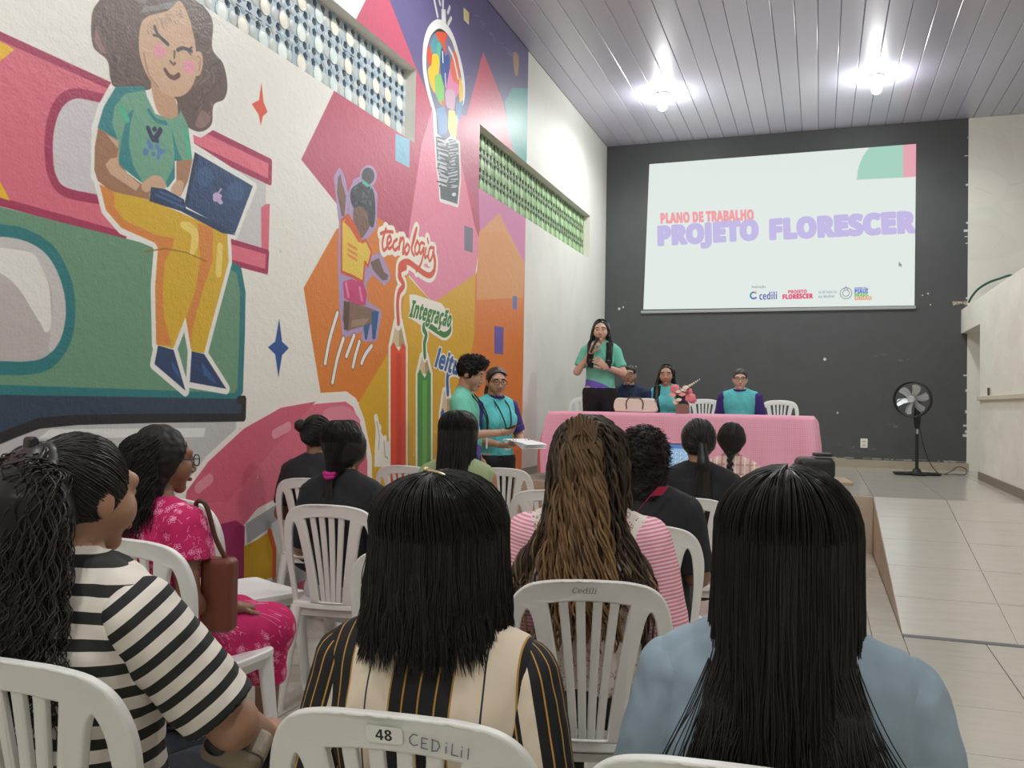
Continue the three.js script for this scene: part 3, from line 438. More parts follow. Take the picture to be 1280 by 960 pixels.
// ------------------------------------------------------------------ projection screen
{
  const D = ROOM.D, t = thing('projection_screen', 'white projection screen showing the slide titled with purple lettering', 'screen', [0, 0, -D]);
  const bl = [.585, 2.715], br = [4.25, 2.705], tr = [4.255, 4.885], tl = [.645, 4.87];
  const quad = (a, b, c, d, z) => { const g = new THREE.BufferGeometry(); g.setAttribute('position', new THREE.Float32BufferAttribute([...a, z, ...b, z, ...c, z, ...d, z], 3)); g.setAttribute('uv', new THREE.Float32BufferAttribute([0, 0, 1, 0, 1, 1, 0, 1], 2)); g.setIndex([0, 1, 2, 0, 2, 3]); g.computeVertexNormals(); return g; };
  const sh = new THREE.Shape([bl, br, tr, tl].map(p => new THREE.Vector2(...p)));
  part(t, 'cloth', new THREE.ExtrudeGeometry(sh, { depth: .006, bevelEnabled: false }).translate(0, 0, .002), std(0xe8e8e6, .8));
  part(t, 'bottom_bar', rbox(3.72, .045, .03, .01, 2.41, 2.675, .02), std(0x9fa3a2, .5));
  const W = 2048, Hh = 1216;
  const toUV = (px, py) => { const [x, y] = backPx(px, py); const v = (y - 2.71) / (4.877 - 2.71); const l = lerp(bl[0], tl[0], v), r = lerp(br[0], tr[0], v); return [(x - l) / (r - l) * W, (1 - v) * Hh]; };
  const tex = canvasTex(W, Hh, c => {
    c.fillStyle = rgb(232, 241, 236); c.fillRect(0, 0, W, Hh); c.lineJoin = 'round';
    const poly = (col, pts) => { c.beginPath(); pts.forEach((p, i) => c[i ? 'lineTo' : 'moveTo'](...toUV(...p))); c.closePath(); c.fillStyle = col; c.fill(); };
    const text = (tl_, tr_, bl_, s, col, font, lw) => { const A = toUV(...tl_), B = toUV(...tr_), C = toUV(...bl_); c.save(); c.font = font; const m = c.measureText(s).width; c.transform((B[0] - A[0]) / m, (B[1] - A[1]) / m, (C[0] - A[0]) / 72, (C[1] - A[1]) / 72, A[0], A[1]); c.fillStyle = col; c.strokeStyle = col; c.lineWidth = lw; c.fillText(s, 0, 72); if (lw) c.strokeText(s, 0, 72); c.restore(); };
    const arc = [[1072, 225.5]]; for (let k = 0; k <= 12; k++) { const a = k / 12 * Math.PI / 2; arc.push([1129 - 57 * Math.cos(a), 224 - 58 * Math.sin(a)]); } arc.push([1129, 222.6]);
    poly(rgb(172, 216, 198), arc); poly(rgb(238, 172, 186), [[1129, 160], [1150, 160], [1150, 219], [1146, 221], [1140, 222], [1129, 222.5]]);
    text([825, 267], [943, 262.5], [825.5, 279], 'PLANO DE TRABALHO', rgb(246, 166, 172), 'bold 100px sans-serif', 9);
    text([821, 284], [949, 276], [821.5, 306], 'PROJETO', rgb(200, 190, 236), 'bold 100px sans-serif', 13); text([961.5, 276], [1142, 265.5], [962, 299], 'FLORESCER', rgb(200, 190, 236), 'bold 100px sans-serif', 13);
    text([940, 357.5], [958, 357], [940, 360.5], 'Realização:', rgb(120, 130, 150), '100px sans-serif', 0);
    text([949, 366], [972, 365], [949, 375], 'cedili', rgb(92, 106, 176), 'bold 100px sans-serif', 0);
    for (const [a0, a1, col] of [[.6, 2.2, rgb(92, 106, 190)], [2.2, 4.2, rgb(60, 150, 170)], [4.2, 5.6, rgb(120, 90, 170)]]) { const o = toUV(942.5, 369.5); c.strokeStyle = col; c.lineWidth = 13; c.beginPath(); c.arc(o[0], o[1], 25, a0, a1); c.stroke(); } poly(rgb(230, 200, 90), [[942, 365], [945, 363.5], [946, 367]]);
    text([985, 363], [1009, 362.2], [985, 367], 'PROJETO', rgb(230, 110, 140), 'bold 100px sans-serif', 8); text([978, 368.5], [1016, 367], [978, 374], 'FLORESCER', rgb(230, 90, 124), 'bold 100px sans-serif', 10);
    text([1023, 364], [1046, 363.4], [1023, 367], 'SECRETARIA DA', rgb(120, 165, 175), '100px sans-serif', 0); text([1023, 369], [1044, 368.4], [1023, 372.5], 'da Mulher', rgb(100, 150, 165), '100px sans-serif', 0);
    { const o = toUV(1057.5, 366.5); c.strokeStyle = rgb(150, 158, 164); c.lineWidth = 6; c.beginPath(); c.arc(o[0], o[1], 42, 0, 7); c.stroke(); c.beginPath(); c.arc(o[0], o[1], 24, 0, 7); c.stroke(); c.beginPath(); c.moveTo(o[0] - 14, o[1] - 26); c.lineTo(o[0], o[1] - 50); c.lineTo(o[0] + 14, o[1] - 26); c.stroke(); }
    text([1068, 359], [1083, 358.6], [1068, 362], 'GOVERNO DO', rgb(90, 110, 180), 'bold 100px sans-serif', 0); text([1068, 362], [1085, 361.5], [1068, 366.5], 'PIAUÍ', rgb(100, 125, 220), 'bold 100px sans-serif', 8);
    text([1068, 366.5], [1086, 366], [1068, 370.5], 'BRASIL', rgb(130, 200, 120), 'bold 100px sans-serif', 8); text([1068, 371], [1090, 370.3], [1068, 375], 'UNIÃO', rgb(236, 170, 130), 'bold 100px sans-serif', 8);
    poly('rgba(120,125,130,.8)', [[1123.5, 327], [1123.5, 333.5], [1125, 332.2], [1126.2, 334], [1127, 333.6], [1126.2, 331.8], [1127.8, 331.6]]);
  });
  const glow = (map, k) => new THREE.MeshStandardMaterial({ color: 0x000000, roughness: .9, emissive: 0xffffff, emissiveMap: map, emissiveIntensity: k });
  part(t, 'projected_slide', quad(bl, br, tr, tl, .0095), glow(tex, .92)).userData.label = 'projected slide reading PLANO DE TRABALHO PROJETO FLORESCER';
  const r = new THREE.RectAreaLight(new THREE.Color(.93, 1, .96), .35, 3.6, 2.1); r.position.set(2.42, 3.79, .03); r.rotation.y = Math.PI; t.add(r);
}
// ------------------------------------------------------------------ white plastic chairs
const CH = { backH: .46, y0: .42 };
const bend = (u, v, e) => [u, CH.y0 + v * .985, .2 + .13 * v + .1 * v * v - .9 * u * u + e];
function resample(pts, step = .014, closed = true) { const out = []; for (let i = 0; i < pts.length - (closed ? 0 : 1); i++) { const a = pts[i], b = pts[(i + 1) % pts.length], L = Math.hypot(b[0] - a[0], b[1] - a[1]), n = Math.max(1, Math.ceil(L / step)); for (let k = 0; k < n; k++) out.push(new THREE.Vector2(lerp(a[0], b[0], k / n), lerp(a[1], b[1], k / n))); } return out; }
const spl = (pts, n) => new THREE.SplineCurve(pts.map(p => new THREE.Vector2(...p))).getPoints(n).map(p => [p.x, p.y]);
function bentExtrude(shape, depth, bevel, e0 = 0) {
  const g = new THREE.ExtrudeGeometry(shape, { depth, bevelEnabled: true, bevelSize: bevel, bevelThickness: bevel, bevelSegments: 2, curveSegments: 4 });
  const P = g.attributes.position; for (let i = 0; i < P.count; i++) P.setXYZ(i, ...bend(P.getX(i), P.getY(i), P.getZ(i) + e0));
  g.deleteAttribute('uv'); g.deleteAttribute('normal'); const m = mergeVertices(g, 1e-5); m.computeVertexNormals(); return m;
}
const chairGeo = (() => {
  const half = [...spl([[.178, 0], [.19, .1], [.204, .2], [.212, .29], [.208, .35], [.19, .405], [.155, .44], [.1, .456], [.04, .461], [0, .462]], 40)];
  const outline = resample([...half, ...half.slice(0, -1).reverse().map(([x, y]) => [-x, y])]);
  const sh = new THREE.Shape(outline);
  const tear = spl([[.09, .03], [.098, .12], [.112, .22], [.13, .32], [.142, .368], [.156, .385], [.168, .37], [.178, .33], [.183, .24], [.176, .13], [.165, .03]], 46);
  sh.holes.push(new THREE.Path(resample(tear))); sh.holes.push(new THREE.Path(resample(tear.map(([x, y]) => [-x, y]).reverse())));
  const wo = v => lerp(.056, .108, Math.pow((v - .034) / .37, 1.25)), side = []; for (let k = 0; k <= 14; k++) { const v = .034 + .37 * k / 14; side.push([wo(v), v]); }
  const top = spl([[.108, .404], [.05, .413], [0, .415]], 8).slice(1);
  const openR = [...side, ...top]; const open = [...openR, ...openR.slice(0, -1).reverse().map(([x, y]) => [-x, y])];
  sh.holes.push(new THREE.Path(resample(open)));
  const back = bentExtrude(sh, .012, .0045);
  const slats = []; for (let s = 0; s < 4; s++) { const f = (s + 1) / 5 * 2 - 1, L = [], Rr = []; for (let k = 0; k <= 16; k++) { const v = .022 + .4 * k / 16, w = wo(clamp(v, .034, .404)); L.push([f * w - .0075 - .0015 * k / 16, v]); Rr.unshift([f * w + .0075 + .0015 * k / 16, v]); } slats.push(bentExtrude(new THREE.Shape([...L, ...Rr].map(p => new THREE.Vector2(...p))), .008, .003, .001)); }
  // seat
  const q = spl([[.0, -.225], [.12, -.222], [.19, -.2], [.208, -.14], [.205, 0], [.19, .12], [.175, .19], [.12, .205], [0, .208]], 40);
  const ss = new THREE.Shape(resample([...q, ...q.slice(1, -1).reverse().map(([x, y]) => [-x, y])], .03));
  const sg = new THREE.ExtrudeGeometry(ss, { depth: .016, bevelEnabled: true, bevelSize: .008, bevelThickness: .006, bevelSegments: 3 }).rotateX(Math.PI / 2).translate(0, .446, 0);
  { const P = sg.attributes.position; for (let i = 0; i < P.count; i++) { const x = P.getX(i), z = P.getZ(i); P.setY(i, P.getY(i) - .016 * Math.exp(-(x * x + (z - .03) ** 2) / .018) - (z < -.19 ? (z + .19) ** 2 * 12 : 0)); } sg.computeVertexNormals(); }
  const apron = merge([rbox(.36, .05, .012, .004, 0, .415, -.195), rbox(.012, .05, .36, .004, .187, .415, 0), rbox(.012, .05, .36, .004, -.187, .415, 0), rbox(.34, .05, .012, .004, 0, .415, .19)]);
  const leg = (x0, z0, x1, z1) => { const a = V(x0, .43, z0), b = V(x1, 0, z1), d = b.clone().sub(a), L = d.length(); const g = new THREE.CylinderGeometry(.021, .034, L, 10, 4).translate(0, L / 2, 0); g.scale(1.1, 1, .75); g.applyQuaternion(new THREE.Quaternion().setFromUnitVectors(V(0, 1, 0), d.normalize())); g.translate(a.x, a.y, a.z); const P = g.attributes.position; for (let i = 0; i < P.count; i++) if (P.getY(i) < .004) P.setY(i, 0); return g; };
  const legs = [leg(-.175, -.185, -.205, -.225), leg(.175, -.185, .205, -.225), leg(-.17, .185, -.205, .25), leg(.17, .185, .205, .25)];
  return { back, slats, sg, apron, legs };
})();
const plastic = [0xe4e1dc, 0xe9e7e4, 0xdedbd5].map(c => new THREE.MeshPhysicalMaterial({ color: c, roughness: .42, clearcoat: .15, clearcoatRoughness: .3 }));
function chair(label, px, dBack, turn, { mat = 0, y = 0, group, pos } = {}) {
  let x, z; if (pos) [x, z] = pos; else { const p = at(px, 505, dBack * .938); x = p.x - Math.sin(turn) * .26; z = p.z - Math.cos(turn) * .26; }
  const t = thing('plastic_chair', label, 'chair', [x, y, z], turn, group), m = plastic[mat];
  const b = part(t, 'backrest', chairGeo.back, m); chairGeo.slats.forEach(g => part(b, 'slat', g, m));
  part(t, 'seat', chairGeo.sg, m); part(t, 'apron', chairGeo.apron, m); chairGeo.legs.forEach(g => part(t, 'leg', g, m));
  return t;
}
function chairDecal(c, u0, u1, v0, v1, name, label, tex, e = .0185) {
  const n = 14, P = [], U = [], I = []; for (let j = 0; j <= 2; j++) for (let i = 0; i <= n; i++) { P.push(...bend(lerp(u0, u1, i / n), lerp(v0, v1, j / 2), e)); U.push(i / n, j / 2); if (i < n && j < 2) { const a = j * (n + 1) + i, b = a + 1, cc = a + n + 1, d = cc + 1; I.push(a, b, d, a, d, cc); } }
  const g = new THREE.BufferGeometry(); g.setAttribute('position', new THREE.Float32BufferAttribute(P, 3)); g.setAttribute('uv', new THREE.Float32BufferAttribute(U, 2)); g.setIndex(I); g.computeVertexNormals();
  part(c, name, g, std(0xffffff, .5, { map: tex, transparent: true, polygonOffset: true, polygonOffsetFactor: -2 })).userData.label = label;
}
const chairs = {};
chairs.n48 = chair('white plastic chair with number 48 sticker, under the woman in black and cream stripes', 502, 1.37, .1, { mat: 2 });
chairDecal(chairs.n48, -.032, .025, .424, .452, 'number_label', 'white sticker with black number 48', canvasTex(256, 128, (c, w, h) => { c.clearRect(0, 0, w, h); c.fillStyle = 'rgba(232,230,226,.95)'; c.beginPath(); c.roundRect(4, 4, w - 8, h - 8, 30); c.fill(); c.fillStyle = '#15151a'; c.font = 'bold 104px sans-serif'; c.fillText('48', 70, 102); }));
chairDecal(chairs.n48, .03, .125, .405, .45, 'handwriting', 'blue pen handwriting on the chair', canvasTex(512, 224, (c, w, h) => { c.clearRect(0, 0, w, h); c.strokeStyle = 'rgba(84,88,118,.9)'; c.lineWidth = 9; c.lineCap = 'round'; c.lineJoin = 'round'; const L = p => { c.beginPath(); p.forEach((q, i) => c[i ? 'lineTo' : 'moveTo'](...q)); c.stroke(); };
  L([[84, 40], [50, 34], [22, 62], [22, 98], [48, 120], [80, 112]]); L([[160, 62], [116, 56], [108, 132], [152, 140]]); L([[112, 96], [146, 98]]); L([[196, 62], [188, 150]]); L([[190, 64], [236, 76], [248, 112], [226, 148], [186, 152]]); L([[296, 112], [292, 160]]); L([[300, 84], [301, 87]]); L([[344, 92], [334, 172], [382, 182]]); L([[410, 136], [404, 188]]); L([[414, 110], [415, 112]]); L([[462, 122], [452, 200]]); }));
chairs.left = chair('white plastic chair under the woman in the black and white striped blouse', 30, 1.61, .02, { mat: 2 });
chairs.right = chair('white plastic chair under the woman in the light blue shirt', 925, 1.2, .05, { mat: 2 });
chairs.braid = chair('white plastic chair with small handwriting, under the woman with long braids', 740, 2.4, .27, { mat: 2 });
chairDecal(chairs.braid, -.05, .02, .425, .455, 'handwriting', 'small cursive pen writing', canvasTex(256, 128, (c, w, h) => { c.clearRect(0, 0, w, h); c.fillStyle = 'rgba(96,92,96,.9)'; c.font = 'italic 84px serif'; c.fillText('Cedili', 16, 92); }));
chairs.pink = chair('white plastic chair under the woman in the pink floral dress', 168, 2.95, -.05, { mat: 1 });
chairs.side = chair('empty white plastic chair turned sideways between mural and pink dress', 238, 4.1, -.42, { mat: 1 });
chairs.bun = chair('white plastic chair under the woman with the hair bun', 388, 5.27, .12);
chairs.pony = chair('white plastic chair under the woman with the pink hair tie', 413, 3.98, .12);
chairs.mid = chair('empty white plastic chair in front of the black and cream striped blouse', 521, 2.8, .1);
chairs.green = chair('white plastic chair under the woman in the green sleeveless top', 570, 4.62, .12);
chairs.e1 = chair('empty white plastic chair before the red and green pencils', 506, 6.42, .12);
chairs.e2 = chair('empty white plastic chair close behind the standing pair', 628, 6.35, .15);
chairs.e3 = chair('empty white plastic chair in front of the woman with braids', 688, 4.8, .12);
chairs.e4 = chair('empty white plastic chair between braided hair and black bob', 594, 3.7, .12);
chairs.curly = chair('white plastic chair under the woman with the pink strap', 808, 3.5, .12);
chairs.tail = chair('white plastic chair under the woman with the long low ponytail', 862, 4.54, .12);
chairs.girl = chair('white plastic chair under the woman with the short plait', 915, 6.0, .1);
const stageX = (px, z) => onPlane(px, 490, 2, z).x;
for (const [px, label, z] of [[729, 'white plastic chair on stage behind the speaker', -10.35], [783, 'white plastic chair under the man in dark denim', -10.36], [836, 'white plastic chair under the long haired woman at the pink table', -10.2], [877, 'empty white plastic chair on stage beside the flower pot', -10.6], [926, 'white plastic chair under the man in the turquoise polo', -10.2], [973, 'empty white plastic chair at the end of the pink table', -10.5]]) chair(label, 0, 0, Math.PI + rr(-.05, .1), { y: ROOM.P, pos: [stageX(px, z), z], mat: 1 });

// ------------------------------------------------------------------ stage table and cloth
{
  const x0 = .37, x1 = 3.0, z1 = -8.97, z0 = -9.62, top = 1.225, P = ROOM.P;
  const t = thing('long_table', 'long table on stage under the pink cloth', 'table', [(x0 + x1) / 2, P, (z0 + z1) / 2]);
  part(t, 'tabletop', rbox(x1 - x0 - .06, .03, z1 - z0 - .06, .006, 0, top - P - .02, 0), std(0xb9a88c, .5));
  for (const sx of [-1, 1]) for (const sz of [-1, 1]) part(t, 'leg', cyl(.02, .018, top - P - .035, sx * 1.2, (top - P - .035) / 2, sz * .26), std(0x6a6a6c, .4, { metalness: .6 }));
  // draped cloth: rounded rectangle rings, flaring with folds
  const rings = 22, seg = 220, pos = [], uv = [], idx = [], cx = (x0 + x1) / 2, cz = (z0 + z1) / 2, hw = (x1 - x0) / 2, hd = (z1 - z0) / 2;
  const per = 4 * (hw + hd);
  const edge = s => { s *= per; const A = 2 * hw, B = 2 * hd; if (s < A) return [-hw + s, hd, 0, 1]; s -= A; if (s < B) return [hw, hd - s, 1, 0]; s -= B; if (s < A) return [hw - s, -hd, 0, -1]; s -= A; return [-hw, -hd + s, -1, 0]; };
  for (let j = 0; j <= rings; j++) for (let i = 0; i <= seg; i++) {
    const s = (i % seg) / seg, [ex, ez, nx, nz] = edge(s); let x, y, z;
    if (j <= 4) { const k = j / 4; x = ex * k; z = ez * k; y = top + .004; if (j === 4) y -= .002; }
    else { const k = (j - 4) / (rings - 4); const cornerX = Math.max(0, (Math.abs(ex) - hw + .16) / .16), cornerZ = Math.max(0, (Math.abs(ez) - hd + .12) / .12), cr = cornerX * cornerZ; const f = (.012 + .03 * k) * (perlin.noise(s * 60, k * .6, 3) + .5 * perlin.noise(s * 140, k, 8)) * Math.min(1, k * 2); const fl = .018 + .02 * k + f + cr * .09 * Math.sin(k * 2.2); x = ex + (nx + cr * Math.sign(ex) * .5 * (nx ? 0 : 1)) * fl; z = ez + (nz + cr * Math.sign(ez) * .5 * (nz ? 0 : 1)) * fl; y = top - k * ((nz < 0 ? .13 : .64) + .02 * perlin.noise(s * 20, 1, 1)); }
    pos.push(cx + x, y, cz + z); uv.push(j <= 4 ? x : s * per, j <= 4 ? z : y);
  }
  for (let j = 0; j < rings; j++) for (let i = 0; i < seg; i++) { const a = j * (seg + 1) + i, b = a + 1, c = a + seg + 1, d = c + 1; idx.push(a, c, b, b, c, d); }
  const g = new THREE.BufferGeometry(); g.setAttribute('position', new THREE.Float32BufferAttribute(pos, 3)); g.setAttribute('uv', new THREE.Float32BufferAttribute(uv, 2)); g.setIndex(idx); g.computeVertexNormals();
  const weave = canvasTex(512, 512, (c, w, h) => { c.fillStyle = rgb(240, 174, 196); c.fillRect(0, 0, w, h); reseed(8); for (let k = 0; k < 32; k++) { c.fillStyle = k % 2 ? 'rgba(222,138,168,.35)' : 'rgba(246,188,206,.35)'; c.fillRect(k * 16, 0, rr(4, 10), h); c.fillRect(0, k * 16, w, rr(4, 10)); } for (let k = 0; k < 900; k++) { c.fillStyle = k % 2 ? 'rgba(250,196,212,.4)' : 'rgba(190,96,132,.3)'; c.fillRect(rr(0, w), rr(0, h), 3, 3); } }, { repeat: [3.4, 3.4] });
  const cloth = new THREE.Mesh(g, std(0xffffff, .9, { map: weave, side: THREE.DoubleSide })); cloth.name = 'tablecloth'; scene.add(tag(cloth, 'pink woven tablecloth hanging over the stage table', 'tablecloth'));
}
const TABLE_Y = 1.229;
// ------------------------------------------------------------------ things on the stage table
{
  const b = onPlane(794, 512, 2, -9.2), t = thing('handbag', 'cream handbag with brown handles lying on the pink table', 'handbag', [b.x, TABLE_Y + .006, -9.22], .05);
  const sh = new THREE.Shape(spl([[-.2, 0], [-.215, .05], [-.19, .118], [-.1, .12], [0, .117], [.1, .122], [.185, .115], [.205, .06], [.2, 0], [0, -.002]], 40).map(p => new THREE.Vector2(...p)));
  part(t, 'body', new THREE.ExtrudeGeometry(sh, { depth: .07, bevelEnabled: true, bevelSize: .012, bevelThickness: .02, bevelSegments: 3 }).translate(0, .012, -.035), std(0xe2dacb, .55));
  part(t, 'trim', rbox(.03, .125, .1, .01, .198, .068, 0), std(0x8a6650, .55));
  for (const z of [-.05, .06]) part(t, 'handle', tube([[-.085, .03, z], [-.09, .1, z], [-.06, .145, z], [0, .15, z], [.06, .14, z], [.085, .1, z], [.08, .03, z]], .006, 40), std(0x5a3a2a, .5));
}
const FLOWER = onPlane(853, 512, 2, -9.15);
{
  const t = thing('flower_pot', 'wooden pot of pink roses and white blossom on the pink table', 'flowers', [FLOWER.x, TABLE_Y, -9.15]);
  part(t, 'pot', merge([rbox(.125, .1, .1, .008, 0, .05, 0)]), std(0x8d6a5a, .7));
  reseed(5); const leafG = (() => { const s = new THREE.Shape(); s.moveTo(0, 0); s.quadraticCurveTo(.016, .03, 0, .075); s.quadraticCurveTo(-.016, .03, 0, 0); const g = new THREE.ExtrudeGeometry(s, { depth: .0012, bevelEnabled: false }); return g; })();
  const leafM = [std(0x3f5a34, .6), std(0x5a7846, .6)], stemM = std(0x4d6238, .7);
  const put = (m, p, s, tilt, az) => { m.position.copy(p); m.rotation.set(0, az, 0); m.rotateX(tilt); m.scale.setScalar(s); };
  for (let k = 0; k < 60; k++) { const az = rr(0, 6.28), p = V(Math.cos(az) * rr(.02, .08), rr(.09, .23), Math.sin(az) * rr(.02, .06)); put(part(t, 'leaf', leafG, leafM[k % 2]), p, rr(.9, 1.4), rr(.2, 1.3), az); }
  const petal = new THREE.SphereGeometry(.022, 8, 6, 0, Math.PI, 0, Math.PI * .62).scale(1, 1.15, .5);
  const rose = (p, s, cols) => { const list = []; for (let r = 0; r < 3; r++) for (let k = 0; k < 5; k++) { const a = k * 1.257 + r * .6; list.push(petal.clone().rotateX(-.25 - r * .32).translate(0, 0, .004 + r * .008).rotateY(a).scale(1 + r * .12, 1, 1 + r * .12)); } list.push(new THREE.SphereGeometry(.014, 8, 6).translate(0, .006, 0)); const m = part(t, 'rose', merge(list), cols); m.position.copy(p); m.scale.setScalar(s); m.rotation.set(.9 + rr(-.3, .3), rr(0, 6), rr(-.3, .3)); part(t, 'stem', between(V(p.x * .3, .08, p.z * .3), p, .0025), stemM); };
  const pk = [std(0xe07f88, .6), std(0xee9d9f, .6), std(0xd96c7c, .6)], cream = std(0xefdcc8, .6);
  for (const [x, y, s, m] of [[-.072, .255, 1.15, 0], [.0, .205, 1.2, 1], [.085, .165, 1.3, 0], [.06, .225, 1.0, 2], [.11, .135, .95, 0], [-.09, .19, .85, 1]]) rose(V(x, y, rr(.02, .06)), s, pk[m]);
  for (const [x, y] of [[-.04, .225], [-.085, .215], [.035, .265], [-.06, .12], [-.03, .14], [.02, .24]]) rose(V(x, y, rr(.03, .06)), .75, cream);
  for (let k = 0; k < 9; k++) { const f = k / 8, p = V(.02 + f * .15, .25 + f * .1, .01 + rr(-.01, .02)); const m = part(t, 'blossom', new THREE.IcosahedronGeometry(.014 * (1.3 - f * .8), 0), cream); m.position.copy(p); }
  part(t, 'stem', tube([[.01, .15, 0], [.05, .27, .01], [.17, .35, .01]], .002, 12, 5), stemM);
}
// ------------------------------------------------------------------ standing fan
{
  const fp = onPlane(1146, 594, 1, ROOM.P), t = thing('pedestal_fan', 'black pedestal fan with silver blades before the dark wall', 'fan', [fp.x, ROOM.P, fp.z], .1);
  const blk = std(0x17181a, .45), sil = std(0xc2c4c6, .32, { metalness: .55 }), chrome = std(0xd0d0d0, .2, { metalness: 1 });
  part(t, 'base', merge([rbox(.52, .03, .16, .014, 0, .02, 0), rbox(.16, .03, .3, .014, 0, .02, 0), cyl(.035, .06, .05, 0, .055, 0)]), blk);
  part(t, 'pole', cyl(.018, .02, .44, 0, .28, 0), blk); part(t, 'inner_pole', cyl(.013, .013, .1, 0, .54, 0), chrome);
  part(t, 'neck', new THREE.LatheGeometry([[.02, .56], [.03, .58], [.04, .66], [.042, .72], [.032, .8], [.025, .84]].map(p => new THREE.Vector2(...p)), 20), blk);
  const hy = .915, hx = -.06, R = .212;
  const head = part(t, 'motor', new THREE.CapsuleGeometry(.06, .1, 6, 16).rotateX(Math.PI / 2).translate(0, 0, -.1), blk); head.position.set(hx, hy, .06); head.rotation.set(-.05, -.42, 0);
  const ring = []; for (const z of [-.03, 0, .03]) ring.push(new THREE.TorusGeometry(R, .009, 8, 56).translate(0, 0, .03 + z));
  part(head, 'guard_ring', merge(ring), blk);
  const wires = []; for (let k = 0; k < 30; k++) { const a = k / 30 * 6.283; wires.push(tube([[Math.cos(a) * .04, Math.sin(a) * .04, .085], [Math.cos(a + .12) * .13, Math.sin(a + .12) * .13, .082], [Math.cos(a + .2) * R, Math.sin(a + .2) * R, .05]], .0011, 8, 4)); }
  part(head, 'front_grille', merge(wires), blk);
  const bs = new THREE.Shape(); bs.moveTo(.03, -.01); bs.quadraticCurveTo(.1, -.06, .17, -.035); bs.quadraticCurveTo(.2, .01, .165, .05); bs.quadraticCurveTo(.1, .02, .035, .03); bs.closePath();
  const bg = new THREE.ExtrudeGeometry(bs, { depth: .003, bevelEnabled: false, curveSegments: 10 }); { const P = bg.attributes.position; for (let i = 0; i < P.count; i++) P.setZ(i, P.getZ(i) + P.getY(i) * .55); bg.computeVertexNormals(); }
  for (let k = 0; k < 6; k++) { const b = part(head, 'blade', bg, sil); b.position.z = .03; b.rotation.z = k * Math.PI / 3 + .2; }
  part(head, 'hub', merge([cyl(.042, .045, .03, 0, 0, 0).rotateX(Math.PI / 2).translate(0, 0, .085), new THREE.TorusGeometry(.03, .006, 6, 20).translate(0, 0, .1)]), sil);
  const cp = thing('power_cord', 'thin black power cord looping on floor behind the fan', 'cord', [fp.x, ROOM.P, fp.z]);
  part(cp, 'cable', tube([[.02, .66, -.05], [.07, .4, -.1], [.16, .15, -.15], [.25, .03, -.18], [.32, .012, -.2], [.42, .05, -.3], [.52, .1, -.4], [.6, .06, -.42], [.58, .01, -.36], [.45, .008, -.3], [.33, .008, -.2]], .005, 80, 6), blk);
}
{ const o = onPlane(1080, 554, 2, -ROOM.D), t = thing('wall_outlet', 'white double wall socket on the dark wall', 'outlet', [o.x, o.y, -ROOM.D]); part(t, 'plate', rbox(.09, .125, .014, .004, 0, 0, .007), std(0xeceae4, .4)); for (const y of [-.025, .025]) part(t, 'socket', rbox(.05, .03, .006, .002, 0, y, .014), std(0xc9c6bf, .4)); }
{ const t = thing('hose', 'dark green hose arching over the partition wall by the stage', 'hose'); const pts = [[1211, 378, 11.25], [1214, 372, 11.2], [1222, 362, 11.1], [1236, 353, 10.95], [1250, 348, 10.8], [1264, 344, 10.6], [1276, 350, 10.4]].map(p => at(...p)); part(t, 'tube', tube(pts, .014, 50, 8), std(0x1d5a44, .4)); }
// ------------------------------------------------------------------ small table with laptop and black case
{
  const p = at(905, 600, 7.1), t = thing('side_table', 'low wooden table carrying the laptop in front of the stage', 'table', [p.x + .08, 0, p.z], .1), w = std(0xa88f70, .5), Y = .76;
  part(t, 'tabletop', rbox(1.5, .025, .5, .005, 0, Y - .0125, 0), w); for (const sx of [-1, 1]) for (const sz of [-1, 1]) part(t, 'leg', cyl(.018, .018, Y - .025, sx * .68, (Y - .025) / 2, sz * .2), std(0x55585a, .4, { metalness: .6 }));
  const lp = at(851, 575, 7.15), l = thing('laptop', 'open laptop with a blue desktop on its screen', 'laptop', [lp.x, Y, lp.z], .12), dk = std(0x2a2b2e, .5);
  part(l, 'keyboard_base', rbox(.34, .018, .23, .005, 0, .009, .1), dk);
  const lid = part(l, 'lid', rbox(.34, .23, .01, .004, 0, .115, 0), dk); lid.position.set(0, .018, -.015); lid.rotation.x = -.18;
  const scr = canvasTex(256, 160, (c, w, h) => { c.fillStyle = rgb(150, 190, 226); c.fillRect(0, 0, w, h); c.fillStyle = rgb(70, 120, 190); c.fillRect(0, 0, w, 26); c.fillStyle = rgb(220, 232, 242); for (let k = 0; k < 14; k++) c.fillRect(90 + k % 4 * 34, 52 + (k / 4 | 0) * 28, 16, 12); c.fillStyle = rgb(90, 130, 170); for (let k = 0; k < 14; k++) c.fillRect(96 + k % 4 * 34, 56 + (k / 4 | 0) * 28, 8, 8); });
  part(lid, 'screen', new THREE.PlaneGeometry(.315, .2).translate(0, .12, .0056), new THREE.MeshStandardMaterial({ color: 0x000000, emissive: 0xffffff, emissiveMap: scr, emissiveIntensity: .75, roughness: .3 }));
  const rl = new THREE.RectAreaLight(0x9cc4ee, .4, .3, .19); rl.position.set(0, .12, .02); rl.rotation.y = Math.PI; lid.add(rl);
  const cpos = at(1018, 585, 6.9), c = thing('equipment_case', 'black rounded case with a raised lid before the stage', 'case', [cpos.x, Y, cpos.z], .2), bk = std(0x1b1b1d, .5);
  t.scale.x = 1.15;
  part(c, 'body', rbox(.28, .17, .24, .05, 0, .085, 0, 4), bk); part(c, 'lid', rbox(.13, .03, .14, .012, .06, .19, 0), bk); part(c, 'rim', rbox(.145, .008, .155, .003, .06, .174, 0), std(0x8e9090, .4));
}
